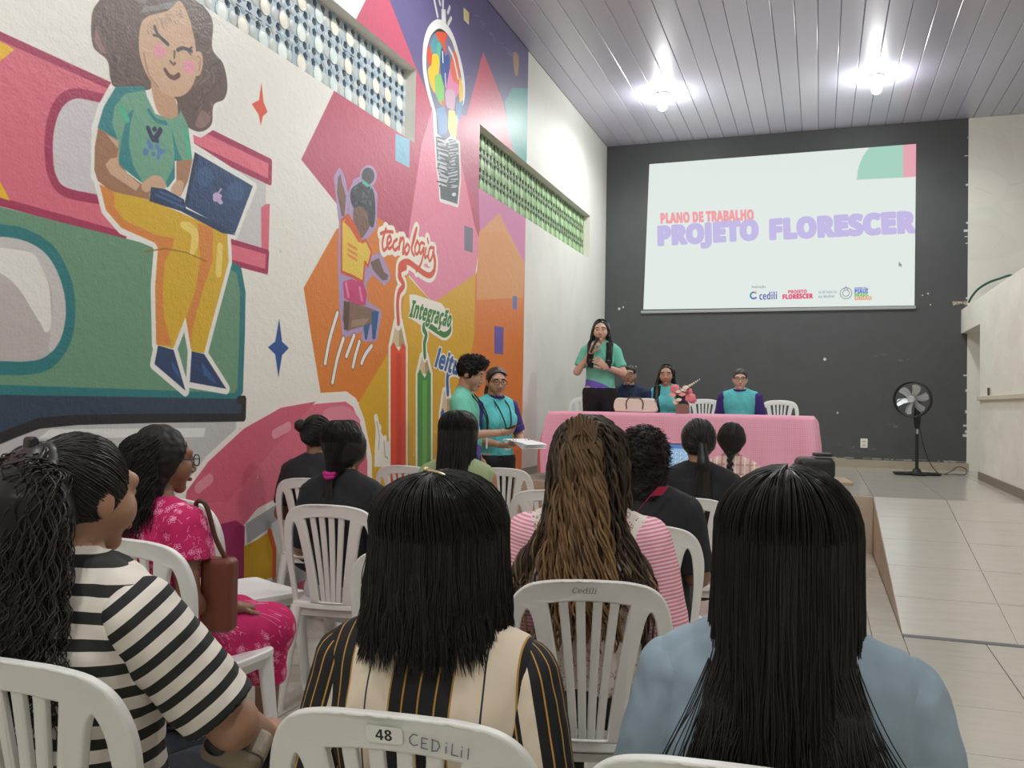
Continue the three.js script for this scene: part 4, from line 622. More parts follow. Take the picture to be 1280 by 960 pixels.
// ------------------------------------------------------------------ figures: blended distance fields meshed with surface nets
const smin = (a, b, k) => { const h = Math.max(k - Math.abs(a - b), 0) / k; return Math.min(a, b) - h * h * k * .25; };
const cone = (a, b, ra, rb, k = .03, fz = 1) => ({ a, b, ra, rb, k, fz });            // tapered capsule, flattened front to back by fz
const ell = (c, r, k = .02) => ({ c, r, k });
function primDist(p, x, y, z) {
  if (p.c) { const dx = (x - p.c[0]) / p.r[0], dy = (y - p.c[1]) / p.r[1], dz = (z - p.c[2]) / p.r[2]; const k0 = Math.sqrt(dx * dx + dy * dy + dz * dz), ex = dx / p.r[0], ey = dy / p.r[1], ez = dz / p.r[2], k1 = Math.sqrt(ex * ex + ey * ey + ez * ez); return k1 < 1e-9 ? -Math.min(...p.r) : k0 * (k0 - 1) / k1; }
  const f = 1 / p.fz, ax = p.a[0], ay = p.a[1], az = p.a[2] * f, bx = p.b[0] - ax, by = p.b[1] - ay, bz = p.b[2] * f - az, qx = x - ax, qy = y - ay, qz = z * f - az;
  const t = clamp((qx * bx + qy * by + qz * bz) / (bx * bx + by * by + bz * bz + 1e-9), 0, 1), vx = qx - bx * t, vy = qy - by * t, vz = qz - bz * t, L = Math.sqrt(vx * vx + vy * vy + vz * vz), r = p.ra + (p.rb - p.ra) * t;
  if (f === 1) return L - r; const g = L > 1e-6 ? Math.sqrt(vx * vx + vy * vy + vz * vz * f * f) / L : 1; return (L - r) / g;
}
const field = (prims, grow = 0) => (x, y, z) => { let d = 1e3; for (const p of prims) d = smin(d, primDist(p, x, y, z), p.k); return d - grow; };
function bounds(prims, pad) { const lo = [9, 9, 9], hi = [-9, -9, -9]; for (const p of prims) for (let i = 0; i < 3; i++) { const e = p.c ? [[p.c[i], p.r[i]]] : [[p.a[i], p.ra], [p.b[i], p.rb]]; for (const [c, r] of e) { lo[i] = Math.min(lo[i], c - r - pad); hi[i] = Math.max(hi[i], c + r + pad); } } return [lo, hi]; }
function nets(f, [lo, hi], h, { uv, color } = {}) {
  const n = [0, 1, 2].map(i => Math.ceil((hi[i] - lo[i]) / h) + 2), [nx, ny, nz] = n, G = new Float32Array(nx * ny * nz), B = 5;
  for (let k0 = 0; k0 < nz; k0 += B) for (let j0 = 0; j0 < ny; j0 += B) for (let i0 = 0; i0 < nx; i0 += B) {
    const k1 = Math.min(nz, k0 + B), j1 = Math.min(ny, j0 + B), i1 = Math.min(nx, i0 + B);
    const c = f(lo[0] + (i0 + i1 - 1) / 2 * h, lo[1] + (j0 + j1 - 1) / 2 * h, lo[2] + (k0 + k1 - 1) / 2 * h), far = Math.abs(c) > B * h * 1.35;
    for (let k = k0; k < k1; k++) for (let j = j0; j < j1; j++) for (let i = i0; i < i1; i++) G[(k * ny + j) * nx + i] = far ? c : f(lo[0] + i * h, lo[1] + j * h, lo[2] + k * h);
  }
  const P = [], I = [], id = new Int32Array(nx * ny * nz).fill(-1), at_ = (i, j, k) => (k * ny + j) * nx + i;
  for (let k = 0; k < nz - 1; k++) for (let j = 0; j < ny - 1; j++) for (let i = 0; i < nx - 1; i++) {
    let m = 0; const v = []; for (let c = 0; c < 8; c++) { const g = G[at_(i + (c & 1), j + (c >> 1 & 1), k + (c >> 2))]; v.push(g); if (g < 0) m |= 1 << c; }
    if (m === 0 || m === 255) continue;
    let sx = 0, sy = 0, sz = 0, cnt = 0;
    for (let a = 0; a < 8; a++) for (const bit of [1, 2, 4]) if (!(a & bit)) { const b = a | bit; if ((v[a] < 0) !== (v[b] < 0)) { const t = v[a] / (v[a] - v[b]); sx += (a & 1) + (bit === 1 ? t : 0); sy += (a >> 1 & 1) + (bit === 2 ? t : 0); sz += (a >> 2) + (bit === 4 ? t : 0); cnt++; } }
    id[at_(i, j, k)] = P.length / 3; P.push(lo[0] + (i + sx / cnt) * h, lo[1] + (j + sy / cnt) * h, lo[2] + (k + sz / cnt) * h);
  }
  const quad = (a, b, c, d, flip) => { if (a < 0 || b < 0 || c < 0 || d < 0) return; flip ? I.push(a, c, b, a, d, c) : I.push(a, b, c, a, c, d); };
  for (let k = 1; k < nz - 1; k++) for (let j = 1; j < ny - 1; j++) for (let i = 1; i < nx - 1; i++) {
    const s = G[at_(i, j, k)] < 0;
    if (s !== G[at_(i + 1, j, k)] < 0) quad(id[at_(i, j - 1, k - 1)], id[at_(i, j, k - 1)], id[at_(i, j, k)], id[at_(i, j - 1, k)], !s);
    if (s !== G[at_(i, j + 1, k)] < 0) quad(id[at_(i - 1, j, k - 1)], id[at_(i - 1, j, k)], id[at_(i, j, k)], id[at_(i, j, k - 1)], !s);
    if (s !== G[at_(i, j, k + 1)] < 0) quad(id[at_(i - 1, j - 1, k)], id[at_(i, j - 1, k)], id[at_(i, j, k)], id[at_(i - 1, j, k)], !s);
  }
  const nV = P.length / 3, N = new Float32Array(P.length), U = new Float32Array(nV * 2), C = color ? new Float32Array(P.length) : null, e = h * .4;
  for (let i = 0; i < nV; i++) {
    const x = P[i * 3], y = P[i * 3 + 1], z = P[i * 3 + 2]; let gx = f(x + e, y, z) - f(x - e, y, z), gy = f(x, y + e, z) - f(x, y - e, z), gz = f(x, y, z + e) - f(x, y, z - e); const L = Math.hypot(gx, gy, gz) || 1;
    N[i * 3] = gx / L; N[i * 3 + 1] = gy / L; N[i * 3 + 2] = gz / L;
    const q = uv ? uv(x, y, z) : [x, y]; U[i * 2] = q[0]; U[i * 2 + 1] = q[1];
    if (C) C.set(color(x, y, z), i * 3);
  }
  const g = new THREE.BufferGeometry(); g.setAttribute('position', new THREE.Float32BufferAttribute(P, 3)); g.setAttribute('normal', new THREE.BufferAttribute(N, 3)); g.setAttribute('uv', new THREE.BufferAttribute(U, 2)); if (C) g.setAttribute('color', new THREE.BufferAttribute(C, 3)); g.setIndex(I); return g;
}
// ---- strands: thin tapered tubes along polylines, with a colour along each
function strandGeo(list, sides = 4) {
  let nv = 0, ni = 0; for (const s of list) { nv += s.p.length * sides; ni += (s.p.length - 1) * sides * 6; }
  const P = new Float32Array(nv * 3), N = new Float32Array(nv * 3), C = new Float32Array(nv * 3), U = new Float32Array(nv * 2), I = new Uint32Array(ni); let v = 0, q = 0;
  const t = V(), a = V(), b = V(), ref = V();
  for (const s of list) {
    const n = s.p.length, base = v;
    for (let i = 0; i < n; i++) {
      const p0 = s.p[Math.max(0, i - 1)], p1 = s.p[Math.min(n - 1, i + 1)]; t.set(p1[0] - p0[0], p1[1] - p0[1], p1[2] - p0[2]).normalize(); ref.set(.31, .12, .94); if (Math.abs(t.dot(ref)) > .95) ref.set(1, 0, 0); a.crossVectors(t, ref).normalize(); b.crossVectors(t, a);
      const f = i / (n - 1), r = (s.r0 + (s.r1 - s.r0) * f) * (i === n - 1 ? .3 : 1);
      for (let k = 0; k < sides; k++) { const c = Math.cos(k / sides * 6.2832), d = Math.sin(k / sides * 6.2832), nx = a.x * c + b.x * d, ny = a.y * c + b.y * d, nz = a.z * c + b.z * d; P.set([s.p[i][0] + nx * r, s.p[i][1] + ny * r, s.p[i][2] + nz * r], v * 3); N.set([nx, ny, nz], v * 3); const m = f ** (s.cp ?? 1); C.set([lerp(s.c0[0], s.c1[0], m), lerp(s.c0[1], s.c1[1], m), lerp(s.c0[2], s.c1[2], m)], v * 3); U.set([k / sides, f], v * 2); v++; }
    }
    for (let i = 0; i < n - 1; i++) for (let k = 0; k < sides; k++) { const A = base + i * sides + k, B = base + i * sides + (k + 1) % sides; I.set([A, B, A + sides, B, B + sides, A + sides], q); q += 6; }
  }
  const g = new THREE.BufferGeometry(); g.setAttribute('position', new THREE.BufferAttribute(P, 3)); g.setAttribute('normal', new THREE.BufferAttribute(N, 3)); g.setAttribute('uv', new THREE.BufferAttribute(U, 2)); g.setAttribute('color', new THREE.BufferAttribute(C, 3)); g.setIndex(new THREE.BufferAttribute(I, 1)); return g;
}
const BLACK = [.012, .0105, .0098], DARKB = [.02, .0155, .0125];
const solidC = c => () => c;
const HR = [.085, .099, .1], HC = [0, .03, .019];                                     // hair cap over the skull
const faceCut = (x, y, z, o = .052) => (-.5 * y - .86 * z) - o - Math.max(0, Math.abs(x) - .05) * .7;      // > 0 : face side, kept bare
const hairShell = (prims, col, h = .008, cut = .052, noise = 0, nf = 60) => { const all = [ell(HC, HR, .02), ...prims], f0 = field(all); return nets((x, y, z) => { let d = f0(x, y, z); if (y > -.1) d += .011 * clamp(1 + faceCut(x, y, z, cut) / .035, 0, 1); if (noise) d += noise * perlin.noise(x * nf, y * nf, z * nf); return Math.max(d, y > -.12 ? Math.min(.05, faceCut(x, y, z, cut)) : d); }, bounds(all, .02), h, { color: solidC(col) }); };
function straightHair({ n = 300, end = -.3, r = .0022, flare = 0, back = .03, phi = [-12, 192], part: px = 0, col = BLACK, jit = .03, wave = 0, grow = .006, taper = 1, curl = 0, vol = 0, lift = 0, off = 0 }) {
  const L = [];
  for (let i = 0; i < n; i++) {
    const ph = rr(phi[0], phi[1]) * Math.PI / 180, dx = Math.cos(ph), dz = Math.sin(ph), lay = rr(0, grow), rx = px + (dx > 0 ? .004 : -.004), rz = rr(-.055, .06), pts = [], w0 = rr(0, 6.28), wa = wave * rr(.4, 1.2), eY = end + rr(-jit, jit) * 1.2, f = rr(.75, 1.25);
    const A = HR[0] + lay + vol, Bq = HR[1] + lay + lift, Cq = HR[2] + lay + vol * .8;
    for (let k = 0; k <= 7; k++) { const th = k / 7 * Math.PI * .5; pts.push([HC[0] + dx * Math.sin(th) * A + rx * Math.cos(th), HC[1] + Math.cos(th) * Bq, HC[2] + dz * Math.sin(th) * Cq + rz * Math.cos(th)]); }
    const q = pts[pts.length - 1], m = 12;
    for (let k = 1; k <= m; k++) { const t = k / m, y = lerp(q[1], eY, t); pts.push([q[0] * (1 + flare * t * f) * lerp(1, taper, t) + wa * Math.sin(w0 + t * 9) * t + .018 * t * perlin.noise(ph * 7 + 3, t * 2.2, 1.7) + .008 * t * perlin.noise(ph * 19, t * 4, 6.1), y, q[2] + back * t * (dz > 0 ? 1 : .5) + wa * Math.cos(w0 + t * 8) * t]); }
    const c = rr(.7, 1.7); L.push({ p: pts, r0: r * .7, r1: r * rr(.5, 1), c0: col.map(v => v * c), c1: col.map(v => v * c * 1.15) });
  }
  return L;
}
function pulledHair(n, base, { col = BLACK, r = .0016, cut = .045, grow = .004, wob = .0015, shells = [0, 0] } = {}) {      // combed from the hairline and nape towards one gathering point
  const L = [], b = V((base[0] - HC[0]) / HR[0], (base[1] - HC[1]) / HR[1], (base[2] - HC[2]) / HR[2]).normalize(); let g = 0;
  while (L.length < n && g++ < n * 200) { const d = V(rr(-1, 1), rr(-1, 1), rr(-1, 1)); if (d.lengthSq() > 1 || d.lengthSq() < .05) continue; d.normalize(); const p = [HC[0] + d.x * HR[0], HC[1] + d.y * HR[1], HC[2] + d.z * HR[2]], fc = faceCut(...p, cut); if (fc > -.002 || d.y < -.75) continue; if (fc < -.02 && p[1] > -.03 && rnd() < .75) continue;
    const w = Math.acos(clamp(d.dot(b), -1, 1)); if (w < .25) continue; const pts = [], lay = rr(0, grow), c = rr(.7, 1.8), ph = rr(0, 6); for (let k = 0; k <= 9; k++) { const t = k / 9, q = d.clone().multiplyScalar(Math.sin((1 - t) * w) / Math.sin(w)).addScaledVector(b, Math.sin(t * w) / Math.sin(w)); const o = 1 + (lay + wob * Math.sin(ph + t * 14)) * 10 * Math.min(1, t * 4); pts.push([HC[0] + q.x * HR[0] * o, HC[1] + q.y * HR[1] * o, HC[2] + q.z * HR[2] * o]); }
    L.push({ p: pts, r0: r, r1: r, c0: col.map(v => v * c), c1: col.map(v => v * c) }); }
  return L;
}
const frontLock = (s, n, end, z1, { r = .0018, col = BLACK, wave = 0, xo = 0 } = {}) => Array.from({ length: n }, () => { const j = rr(-.016, .016), jz = rr(-.016, .016), c = rr(.7, 1.6), w0 = rr(0, 6), e = end + rr(-.04, .02); const cv = new THREE.CatmullRomCurve3([V(s * .012, .128, .0 + jz), V(s * (.07 + j * .3), .075, .012 + jz), V(s * (.092 + j * .5), -.02, .005 + jz), V(s * (.106 + j), -.13, -.035 + jz), V(s * (.1 + xo + j * 1.6), lerp(-.13, e, .55), z1 * .8 + jz * .6), V(s * (.092 + xo + j * 2), e, z1 + jz * .4)]).getPoints(18); return { p: cv.map((p, i) => [p.x + wave * Math.sin(w0 + i * .9) * i / 18, p.y, p.z + wave * .5 * Math.cos(w0 + i * .8) * i / 18]), r0: r, r1: r * .8, c0: col.map(v => v * c), c1: col.map(v => v * c) }; });
const helix = (pts, rad, turns, n, ph = 0) => { const c = new THREE.CatmullRomCurve3(pts.map(p => V(...p))), out = []; for (let i = 0; i <= n; i++) { const t = i / n, p = c.getPoint(t), a = ph + t * turns * 6.2832, R = rad * Math.min(1, t * 5); out.push([p.x + Math.cos(a) * R, p.y + Math.sin(a * 1) * R * .35, p.z + Math.sin(a) * R]); } return out; };
function tightCurls(n, prims, col, { rad = .009, r = .0022, turns = 1.6, len = .03, ymin = -.1, cut = .05 } = {}) {       // short coils standing on a rounded mass
  const f = field(prims), L = [], [lo, hi] = bounds(prims, .01); let guard = 0;
  while (L.length < n && guard++ < n * 60) { let x = rr(lo[0], hi[0]), y = rr(lo[1], hi[1]), z = rr(lo[2], hi[2]); const e = .003; for (let s = 0; s < 4; s++) { const d = f(x, y, z), g = [f(x + e, y, z) - f(x - e, y, z), f(x, y + e, z) - f(x, y - e, z), f(x, y, z + e) - f(x, y, z - e)], m = Math.hypot(...g) || 1; x -= d * g[0] / m; y -= d * g[1] / m; z -= d * g[2] / m; } if (y < ymin || faceCut(x, y, z, cut) > 0) continue; const g = [f(x + e, y, z) - f(x - e, y, z), f(x, y + e, z) - f(x, y - e, z), f(x, y, z + e) - f(x, y, z - e)], m = Math.hypot(...g) || 1, nn = g.map(v => v / m); const c = rr(.7, 1.8), cc = col.map(v => v * c); const t = [rr(-1, 1), rr(-1, .3), rr(-1, 1)]; const P = [[x - nn[0] * .004, y - nn[1] * .004, z - nn[2] * .004], [x + nn[0] * .006 + t[0] * len * .3, y + nn[1] * .006 + t[1] * len * .3, z + nn[2] * .006 + t[2] * len * .3], [x + nn[0] * .008 + t[0] * len, y + nn[1] * .006 + t[1] * len, z + nn[2] * .008 + t[2] * len]]; L.push({ p: helix(P, rad, turns, 14, rr(0, 6)), r0: r, r1: r * .7, c0: cc, c1: cc }); }
  return L;
}
const hairMat = new THREE.MeshPhysicalMaterial({ vertexColors: true, roughness: .36, sheen: .2, sheenRoughness: .5, specularIntensity: .7 });
const matteHair = new THREE.MeshPhysicalMaterial({ vertexColors: true, roughness: .55, specularIntensity: .5 });
const skinMat = new THREE.MeshPhysicalMaterial({ vertexColors: true, roughness: .48, sheen: .15, sheenRoughness: .6 });
const TONES = { tan: [.38, .2, .125], brown: [.25, .125, .075], dark: [.15, .075, .046], light: [.62, .39, .29], warm: [.48, .27, .18] };

function handPrims(w, dir, nrm, side, curl = .5, spread = .1) {              // palm, four jointed fingers of unequal length, thumb from the side of the palm
  const d = V(...dir).normalize(), nn = V(...nrm); nn.addScaledVector(d, -nn.dot(d)).normalize(); const lat = V().crossVectors(d, nn).multiplyScalar(side), W = V(...w), A = v => [v.x, v.y, v.z], off = (a, b, c) => W.clone().addScaledVector(d, a).addScaledVector(lat, b).addScaledVector(nn, c);
  const L = []; for (const b of [-.024, -.008, .008, .024]) L.push(cone(A(off(.0, b * .6, 0)), A(off(.075, b, 0)), .019, .014, .012));
  [[-.03, .056], [-.011, .07], [.009, .076], [.029, .066]].forEach(([b, len], i) => { let p = off(.078, b, 0), ang = .15 * curl; const dd = d.clone().addScaledVector(lat, (i - 1.5) * spread); for (const s of [.45, .31, .24]) { ang += curl * .62; const q = p.clone().addScaledVector(dd, Math.cos(ang) * len * s).addScaledVector(nn, -Math.sin(ang) * len * s); L.push(cone(A(p), A(q), .0088, .0076, .004)); p = q; } });
  let p = off(.02, .026, -.004); for (const [s, a] of [[.036, .9], [.03, .55], [.024, .3]]) { const q = p.clone().addScaledVector(d, s * Math.cos(a)).addScaledVector(lat, s * Math.sin(a) * .75).addScaledVector(nn, -s * .45 * curl); L.push(cone(A(p), A(q), .0105, .0085, .006)); p = q; }
  return L;
}
function headPrims(o) { const m = o.male ? 1 : 0; return [ell([0, .025, .012], [.074, .092, .093], .02), cone([0, -.03, -.03], [0, -.09, -.06], .058 + m * .004, .022 + m * .005, .03), ell([.034, -.026, -.05], [.034, .036, .034], .03), ell([-.034, -.026, -.05], [.034, .036, .034], .03), cone([0, .014, -.088], [0, -.026, -.106], .007, .0115, .012), ell([.012, -.033, -.096], [.009, .008, .009], .008), ell([-.012, -.033, -.096], [.009, .008, .009], .008), cone([-.045, .036, -.07], [.045, .036, -.07], .014, .014, .025), cone([-.016, -.061, -.09], [.016, -.061, -.09], .0075, .0075, .01), ell([.031, .012, -.078], [.013, .0115, .012], .006), ell([-.031, .012, -.078], [.013, .0115, .012], .006), ell([.077, -.002, .012], [.011, .032, .02], .008), ell([-.077, -.002, .012], [.011, .032, .02], .008), cone([0, -.04, .02], [0, -.15, .035], .052, .05, .03)]; }
function headColor(skin, brow, gray) {
  return (x, y, z) => {
    const ax = Math.abs(x);
    if (z < -.05) {
      if (Math.hypot(ax - .031, (y - .012) * 1.9) < .0135 && z < -.07) { const d = Math.hypot(ax - .031, y - .012); return d < .006 ? [.012, .009, .007] : y > .0155 ? [.03, .02, .015] : [.34, .3, .27]; }
      if (ax > .014 && ax < .05 && Math.abs(y - .034 + (ax - .03) ** 2 * 4) < .0048) return brow;
      if (Math.hypot(x / .024, (y + .061) / .0105) < 1 && z < -.08) return [skin[0] * .8, skin[1] * .5, skin[2] * .5];
    }
    return skin;
  };
}
const lin = (r, g, b) => new THREE.Color(r / 255, g / 255, b / 255).convertSRGBToLinear();
const cloth = (r, g, b, x = {}) => std(lin(r, g, b), .85, x);
const foldN = (x, y, z, a) => a * (perlin.noise(x * 14, y * 9, z * 14 + 5) + .5 * perlin.noise(x * 34, y * 22, z * 34));

function person(o) {
  o.sit ??= true;
  const hip = o.sit ? .52 : .9, w = o.w ?? 1, lean = o.lean ?? 0, sk = o.skin, LZ = y => -lean * Math.max(0, y - hip) / .46, Y = d => hip + d, J = (x, d, z = 0) => [x, Y(d), z + LZ(Y(d))];
  const t = thing('person', o.label, 'person', [o.pos[0], o.base ?? 0, o.pos[1]], o.turn, o.group); t.scale.setScalar(o.s ?? 1);
  const fem = !o.male, sw = (o.sw ?? (fem ? .158 : .178)) * (.5 + .5 * w);
  const torso = g => [cone(J(0, .0), J(0, .16), .158 * w + g, .132 * w + g, .03, .72), cone(J(0, .16), J(0, .34), .132 * w + g, .148 * w + g, .05, .7), cone(J(-sw + .035, .425, .012), J(sw - .035, .425, .012), .062 + g, .062 + g, .06, .85), cone(J(-.075, .33, .02), J(.075, .33, .02), .085 * w + g, .085 * w + g, .06, .9), cone(J(-sw + .02, .43, .015), J(-.03, .5, .02), .046 + g, .042 + g, .04), cone(J(sw - .02, .43, .015), J(.03, .5, .02), .046 + g, .042 + g, .04), ...(fem ? [ell(J(.072, .315, -.085 * w), [.07 + g, .075 + g, .062 + g], .04), ell(J(-.072, .315, -.085 * w), [.07 + g, .075 + g, .062 + g], .04)] : [ell(J(0, .12, -.05 * w), [.12 * w + g, .12, .075 * w + g], .05)])];
  const neck = cone(J(0, .44, .018), J(0, .6, .0), fem ? .05 : .057, fem ? .046 : .053, .03);
  const knees = s => o.sit ? [s * .115, .505, -.41] : [s * .095, .49, -.01], ankles = s => o.sit ? [s * .115, .09, -.4 + (o.tuck ?? 0)] : [s * .1, .085, .03], toes = s => { const a = ankles(s); return [a[0] + s * .02, .035, a[2] - .17]; };
  const leg = (s, g) => [cone([s * .085, hip - .02, -.01], knees(s), .088 * (.4 + .6 * w) + g, .058 + g, .04), cone(knees(s), ankles(s), .056 + g, .037 + g, .03)];
  const foot = (s, g) => [cone([ankles(s)[0], .045, ankles(s)[2] + .03], toes(s), .04 + g, .032 + g, .03), cone(ankles(s), [ankles(s)[0], .045, ankles(s)[2] + .02], .037 + g, .04 + g, .03)];
  const arm = s => { const q = s > 0 ? o.armR : o.armL, sh = J(s * sw, .42, .012); const e = q?.[0] ?? [s * (sw + .055), Y(.17), .03 + LZ(Y(.17))], wr = q?.[1] ?? [s * .12, Y(.1), -.24]; return { sh, e, wr, dir: q?.[2] ?? [-s * .35, -.2, -1], nrm: q?.[3] ?? [s * .2, 1, 0], curl: q?.[4] ?? .35 }; };
  const AR = arm(1), AL = arm(-1), armPr = (a, g) => [cone(a.sh, a.e, .05 + (w - 1) * .03 + g, .039 + (w - 1) * .02 + g, .03), cone(a.e, a.wr, .04 + (w - 1) * .02 + g, .026 + g, .025)];
  const bodyPr = [...torso(0), neck, ...leg(1, 0), ...leg(-1, 0), ...foot(1, 0), ...foot(-1, 0), ...armPr(AR, 0), ...armPr(AL, 0)];
  const hd = o.head ?? [0, 0, 0], hp = J(0, .635, -.012 + (o.headZ ?? 0)), HM = new THREE.Matrix4().compose(V(...hp), new THREE.Quaternion().setFromEuler(new THREE.Euler(hd[0], hd[1], hd[2], 'YXZ')), V(1, 1, 1));
  const col = solidC(sk), geos = [nets(field(bodyPr), bounds(bodyPr, .03), o.cell ?? .014, { color: col })];
  { const pr = headPrims(o), f0 = field(pr), sub = (x, y, z) => { let d = f0(x, y, z); return d; }; geos.push(nets(sub, bounds(pr, .01), o.face ? .0034 : .0055, { color: headColor(sk, o.brow ?? [.012, .009, .008]) }).applyMatrix4(HM)); }
  for (const [a, s] of [[AR, 1], [AL, -1]]) { const pr = handPrims(a.wr, a.dir, a.nrm, s, a.curl); geos.push(nets(field(pr), bounds(pr, .01), .0048, { color: col })); }
  part(t, 'body', mergeGeometries(geos), skinMat);
  // upper garment
  const T = o.top, gr = T.grow ?? .013, hem = Y(T.hem ?? -.1), ny = Y(T.neck ?? .515), nr = T.neckR ?? .075, tp = torso(gr);
  if (T.long) for (const s of [1, -1]) tp.push(...leg(s, gr + .03)); 
  const tf = field(tp), nz = LZ(ny) - .03, amp = T.fold ?? .006;
  const clipT = (x, y, z) => { let d = tf(x, y, z) + foldN(x, y, z, amp); d = Math.max(d, hem - y, nr - Math.hypot(x, (y - ny - .055) * 1.1, z - nz)); if (T.armhole) for (const a of [AR, AL]) d = Math.max(d, (T.armhole) - Math.hypot(x - a.sh[0] * 1.12, y - a.sh[1] + .0, (z - a.sh[2]) * .8)); return d; };
  const shirt = part(t, T.name ?? 'shirt', nets(clipT, bounds(tp, .03), T.cell ?? .01, { uv: T.uv ? (x, y, z) => T.uv(x, y - hip, z) : undefined }), T.mat);
  if (T.label) shirt.userData.label = T.label;
  if (T.sleeve) for (const a of [AR, AL]) {
    const S = V(...a.sh), E = V(...a.e), Wr = V(...a.wr), fr_ = T.sleeve; let pr, end, dir;
    const g = (T.sleeveGrow ?? .016), r0 = .05 + (w - 1) * .03 + g;
    if (fr_ <= 1) { end = S.clone().lerp(E, fr_); dir = E.clone().sub(S).normalize(); const far = end.clone().addScaledVector(dir, .05); pr = [cone([S.x, S.y, S.z], [far.x, far.y, far.z], r0, r0 - .004, .02)]; }
    else { end = E.clone().lerp(Wr, fr_ - 1); dir = Wr.clone().sub(E).normalize(); const far = end.clone().addScaledVector(dir, .05); pr = [cone([S.x, S.y, S.z], [E.x, E.y, E.z], r0, r0 - .008, .03), cone([E.x, E.y, E.z], [far.x, far.y, far.z], r0 - .008, .036 + g * .6, .03)]; }
    const f = field(pr), ax = E.clone().sub(S).normalize(), side = V().crossVectors(ax, V(0, 0, 1)).normalize(), up = V().crossVectors(side, ax), tmp = V();
    const sl = part(shirt, 'sleeve', nets((x, y, z) => Math.max(f(x, y, z) + foldN(x + 3, y, z, amp), (x - end.x) * dir.x + (y - end.y) * dir.y + (z - end.z) * dir.z), bounds(pr, .03), T.cell ?? .01, { uv: (x, y, z) => { tmp.set(x - S.x, y - S.y, z - S.z); return [Math.atan2(tmp.dot(side), tmp.dot(up)) * .06, tmp.dot(ax)]; } }), T.sleeveMat ?? T.mat);
    if (T.cuff) { const c0 = end.clone().addScaledVector(dir, -.006); part(sl, 'cuff', new THREE.TorusGeometry(r0 - .002, .008, 6, 24).applyQuaternion(new THREE.Quaternion().setFromUnitVectors(V(0, 0, 1), dir)).translate(c0.x, c0.y, c0.z), T.cuff); }
  }
  if (T.collar) { const pts = []; for (let k = 0; k <= 20; k++) { const a = -Math.PI / 2 + (k / 20 - .5) * -5.6 + Math.PI; pts.push([Math.cos(a + Math.PI) * .072, ny + .008 + .012 * Math.sin(a + Math.PI) * 1, nz + .035 + Math.sin(a + Math.PI) * .072]); } const cg = tube(pts, .012, 40, 8); part(shirt, 'collar', cg, T.collar); }
  // lower garment
  const Bm = o.bottom; if (Bm) {
    const g = Bm.grow ?? .016; let pr = [cone(J(0, .0), J(0, .1), .16 * w + g * .6, .135 * w + g * .5, .03, .74), ...leg(1, g), ...leg(-1, g)]; if (Bm.skirt) pr = [...pr, cone([-.07, hip - .02, -.05], [-.1, knees(-1)[1], knees(-1)[2] - .02], .1, .085, .06), cone([.07, hip - .02, -.05], [.1, knees(1)[1], knees(1)[2] - .02], .1, .085, .06), cone([0, hip - .03, -.1], [0, knees(1)[1] - .02, knees(1)[2]], .1, .09, .08), ...(o.sit ? [cone([0, knees(1)[1] - .06, knees(1)[2] - .02], [0, knees(1)[1] - .3, knees(1)[2] - .04], .11, .13, .06)] : [])];
    const f = field(pr), cut = Bm.end ?? .11;
    part(t, Bm.skirt ? 'skirt' : 'trousers', nets((x, y, z) => Math.max(f(x, y, z) + foldN(x, y + 4, z, .005), cut - y, y - hip - (Bm.skirt ? .12 : o.sit ? .08 : .03)), bounds(pr, .03), Bm.cell ?? .013, { uv: (x, y, z) => [x + z * .7, y - z * .6] }), Bm.mat);
  }
  if (o.shoes !== false) for (const s of [1, -1]) { const pr = foot(s, .008), f = field(pr); part(t, 'shoe', nets((x, y, z) => Math.max(f(x, y, z), y - .1, .002 - y), bounds(pr, .02), .01), o.shoeMat ?? shoeMat); }
  const hg = new THREE.Group(); hg.matrixAutoUpdate = true; 
  const headPart = (name, geo, mat) => part(t, name, geo.applyMatrix4(HM), mat);
  if (o.hair) { reseed(o.hs ?? 1); const parts_ = o.hair(); const h = headPart('hair', mergeGeometries(parts_.map(g => { g.deleteAttribute?.('uv'); return g; })), o.hairMat ?? hairMat); if (o.hairLabel) h.userData.label = o.hairLabel; }
  if (o.glasses) { const gl = [], fr2 = .0022; for (const s of [-1, 1]) { const sh = []; for (let k = 0; k < 20; k++) { const a = k / 20 * 6.283, c = Math.cos(a), d = Math.sin(a); sh.push([s * .033 + Math.sign(c) * Math.abs(c) ** .7 * .026, .008 + Math.sign(d) * Math.abs(d) ** .7 * .019, -.104]); } gl.push(tube(sh, fr2, 40, 6, true)); gl.push(tube([[s * .058, .014, -.103], [s * .073, .014, -.07], [s * .08, .012, 0]], fr2, 16, 6)); } gl.push(tube([[-.009, .012, -.105], [0, .015, -.108], [.009, .012, -.105]], fr2, 8, 6)); headPart('glasses', merge(gl), o.glasses); }
  (o.extra ?? []).forEach(fn => fn(t, { HM, J, Y, AR, AL, headPart, hip }));
  return t;
}
const shoeMat = std(0x1a1a1c, .5), denimDark = cloth(38, 44, 60), blackCloth = cloth(30, 30, 34), navy = cloth(26, 30, 42);
const seatOf = (c, b = .05) => [c.position.x + Math.sin(c.rotation.y) * b, c.position.z + Math.cos(c.rotation.y) * b];
const placeAt = (px, d) => { const p = at(px, 505, d); return [p.x, p.z]; };
const lanyard = (col, badge, zf = -.17) => (t, k) => { const y0 = k.Y(.5), pts = [[-.055, y0, -.03], [-.055, y0 - .08, zf + .06], [-.03, y0 - .2, zf], [0, y0 - .31, zf], [.03, y0 - .2, zf], [.055, y0 - .08, zf + .06], [.055, y0, -.03], [.045, y0 + .01, .04], [0, y0 + .012, .065], [-.045, y0 + .01, .04]]; const l = part(t, 'lanyard', tube(pts, .006, 70, 5, true), col); if (badge) part(l, 'badge', rbox(.06, .09, .003, .001, 0, y0 - .38, zf), badge); };

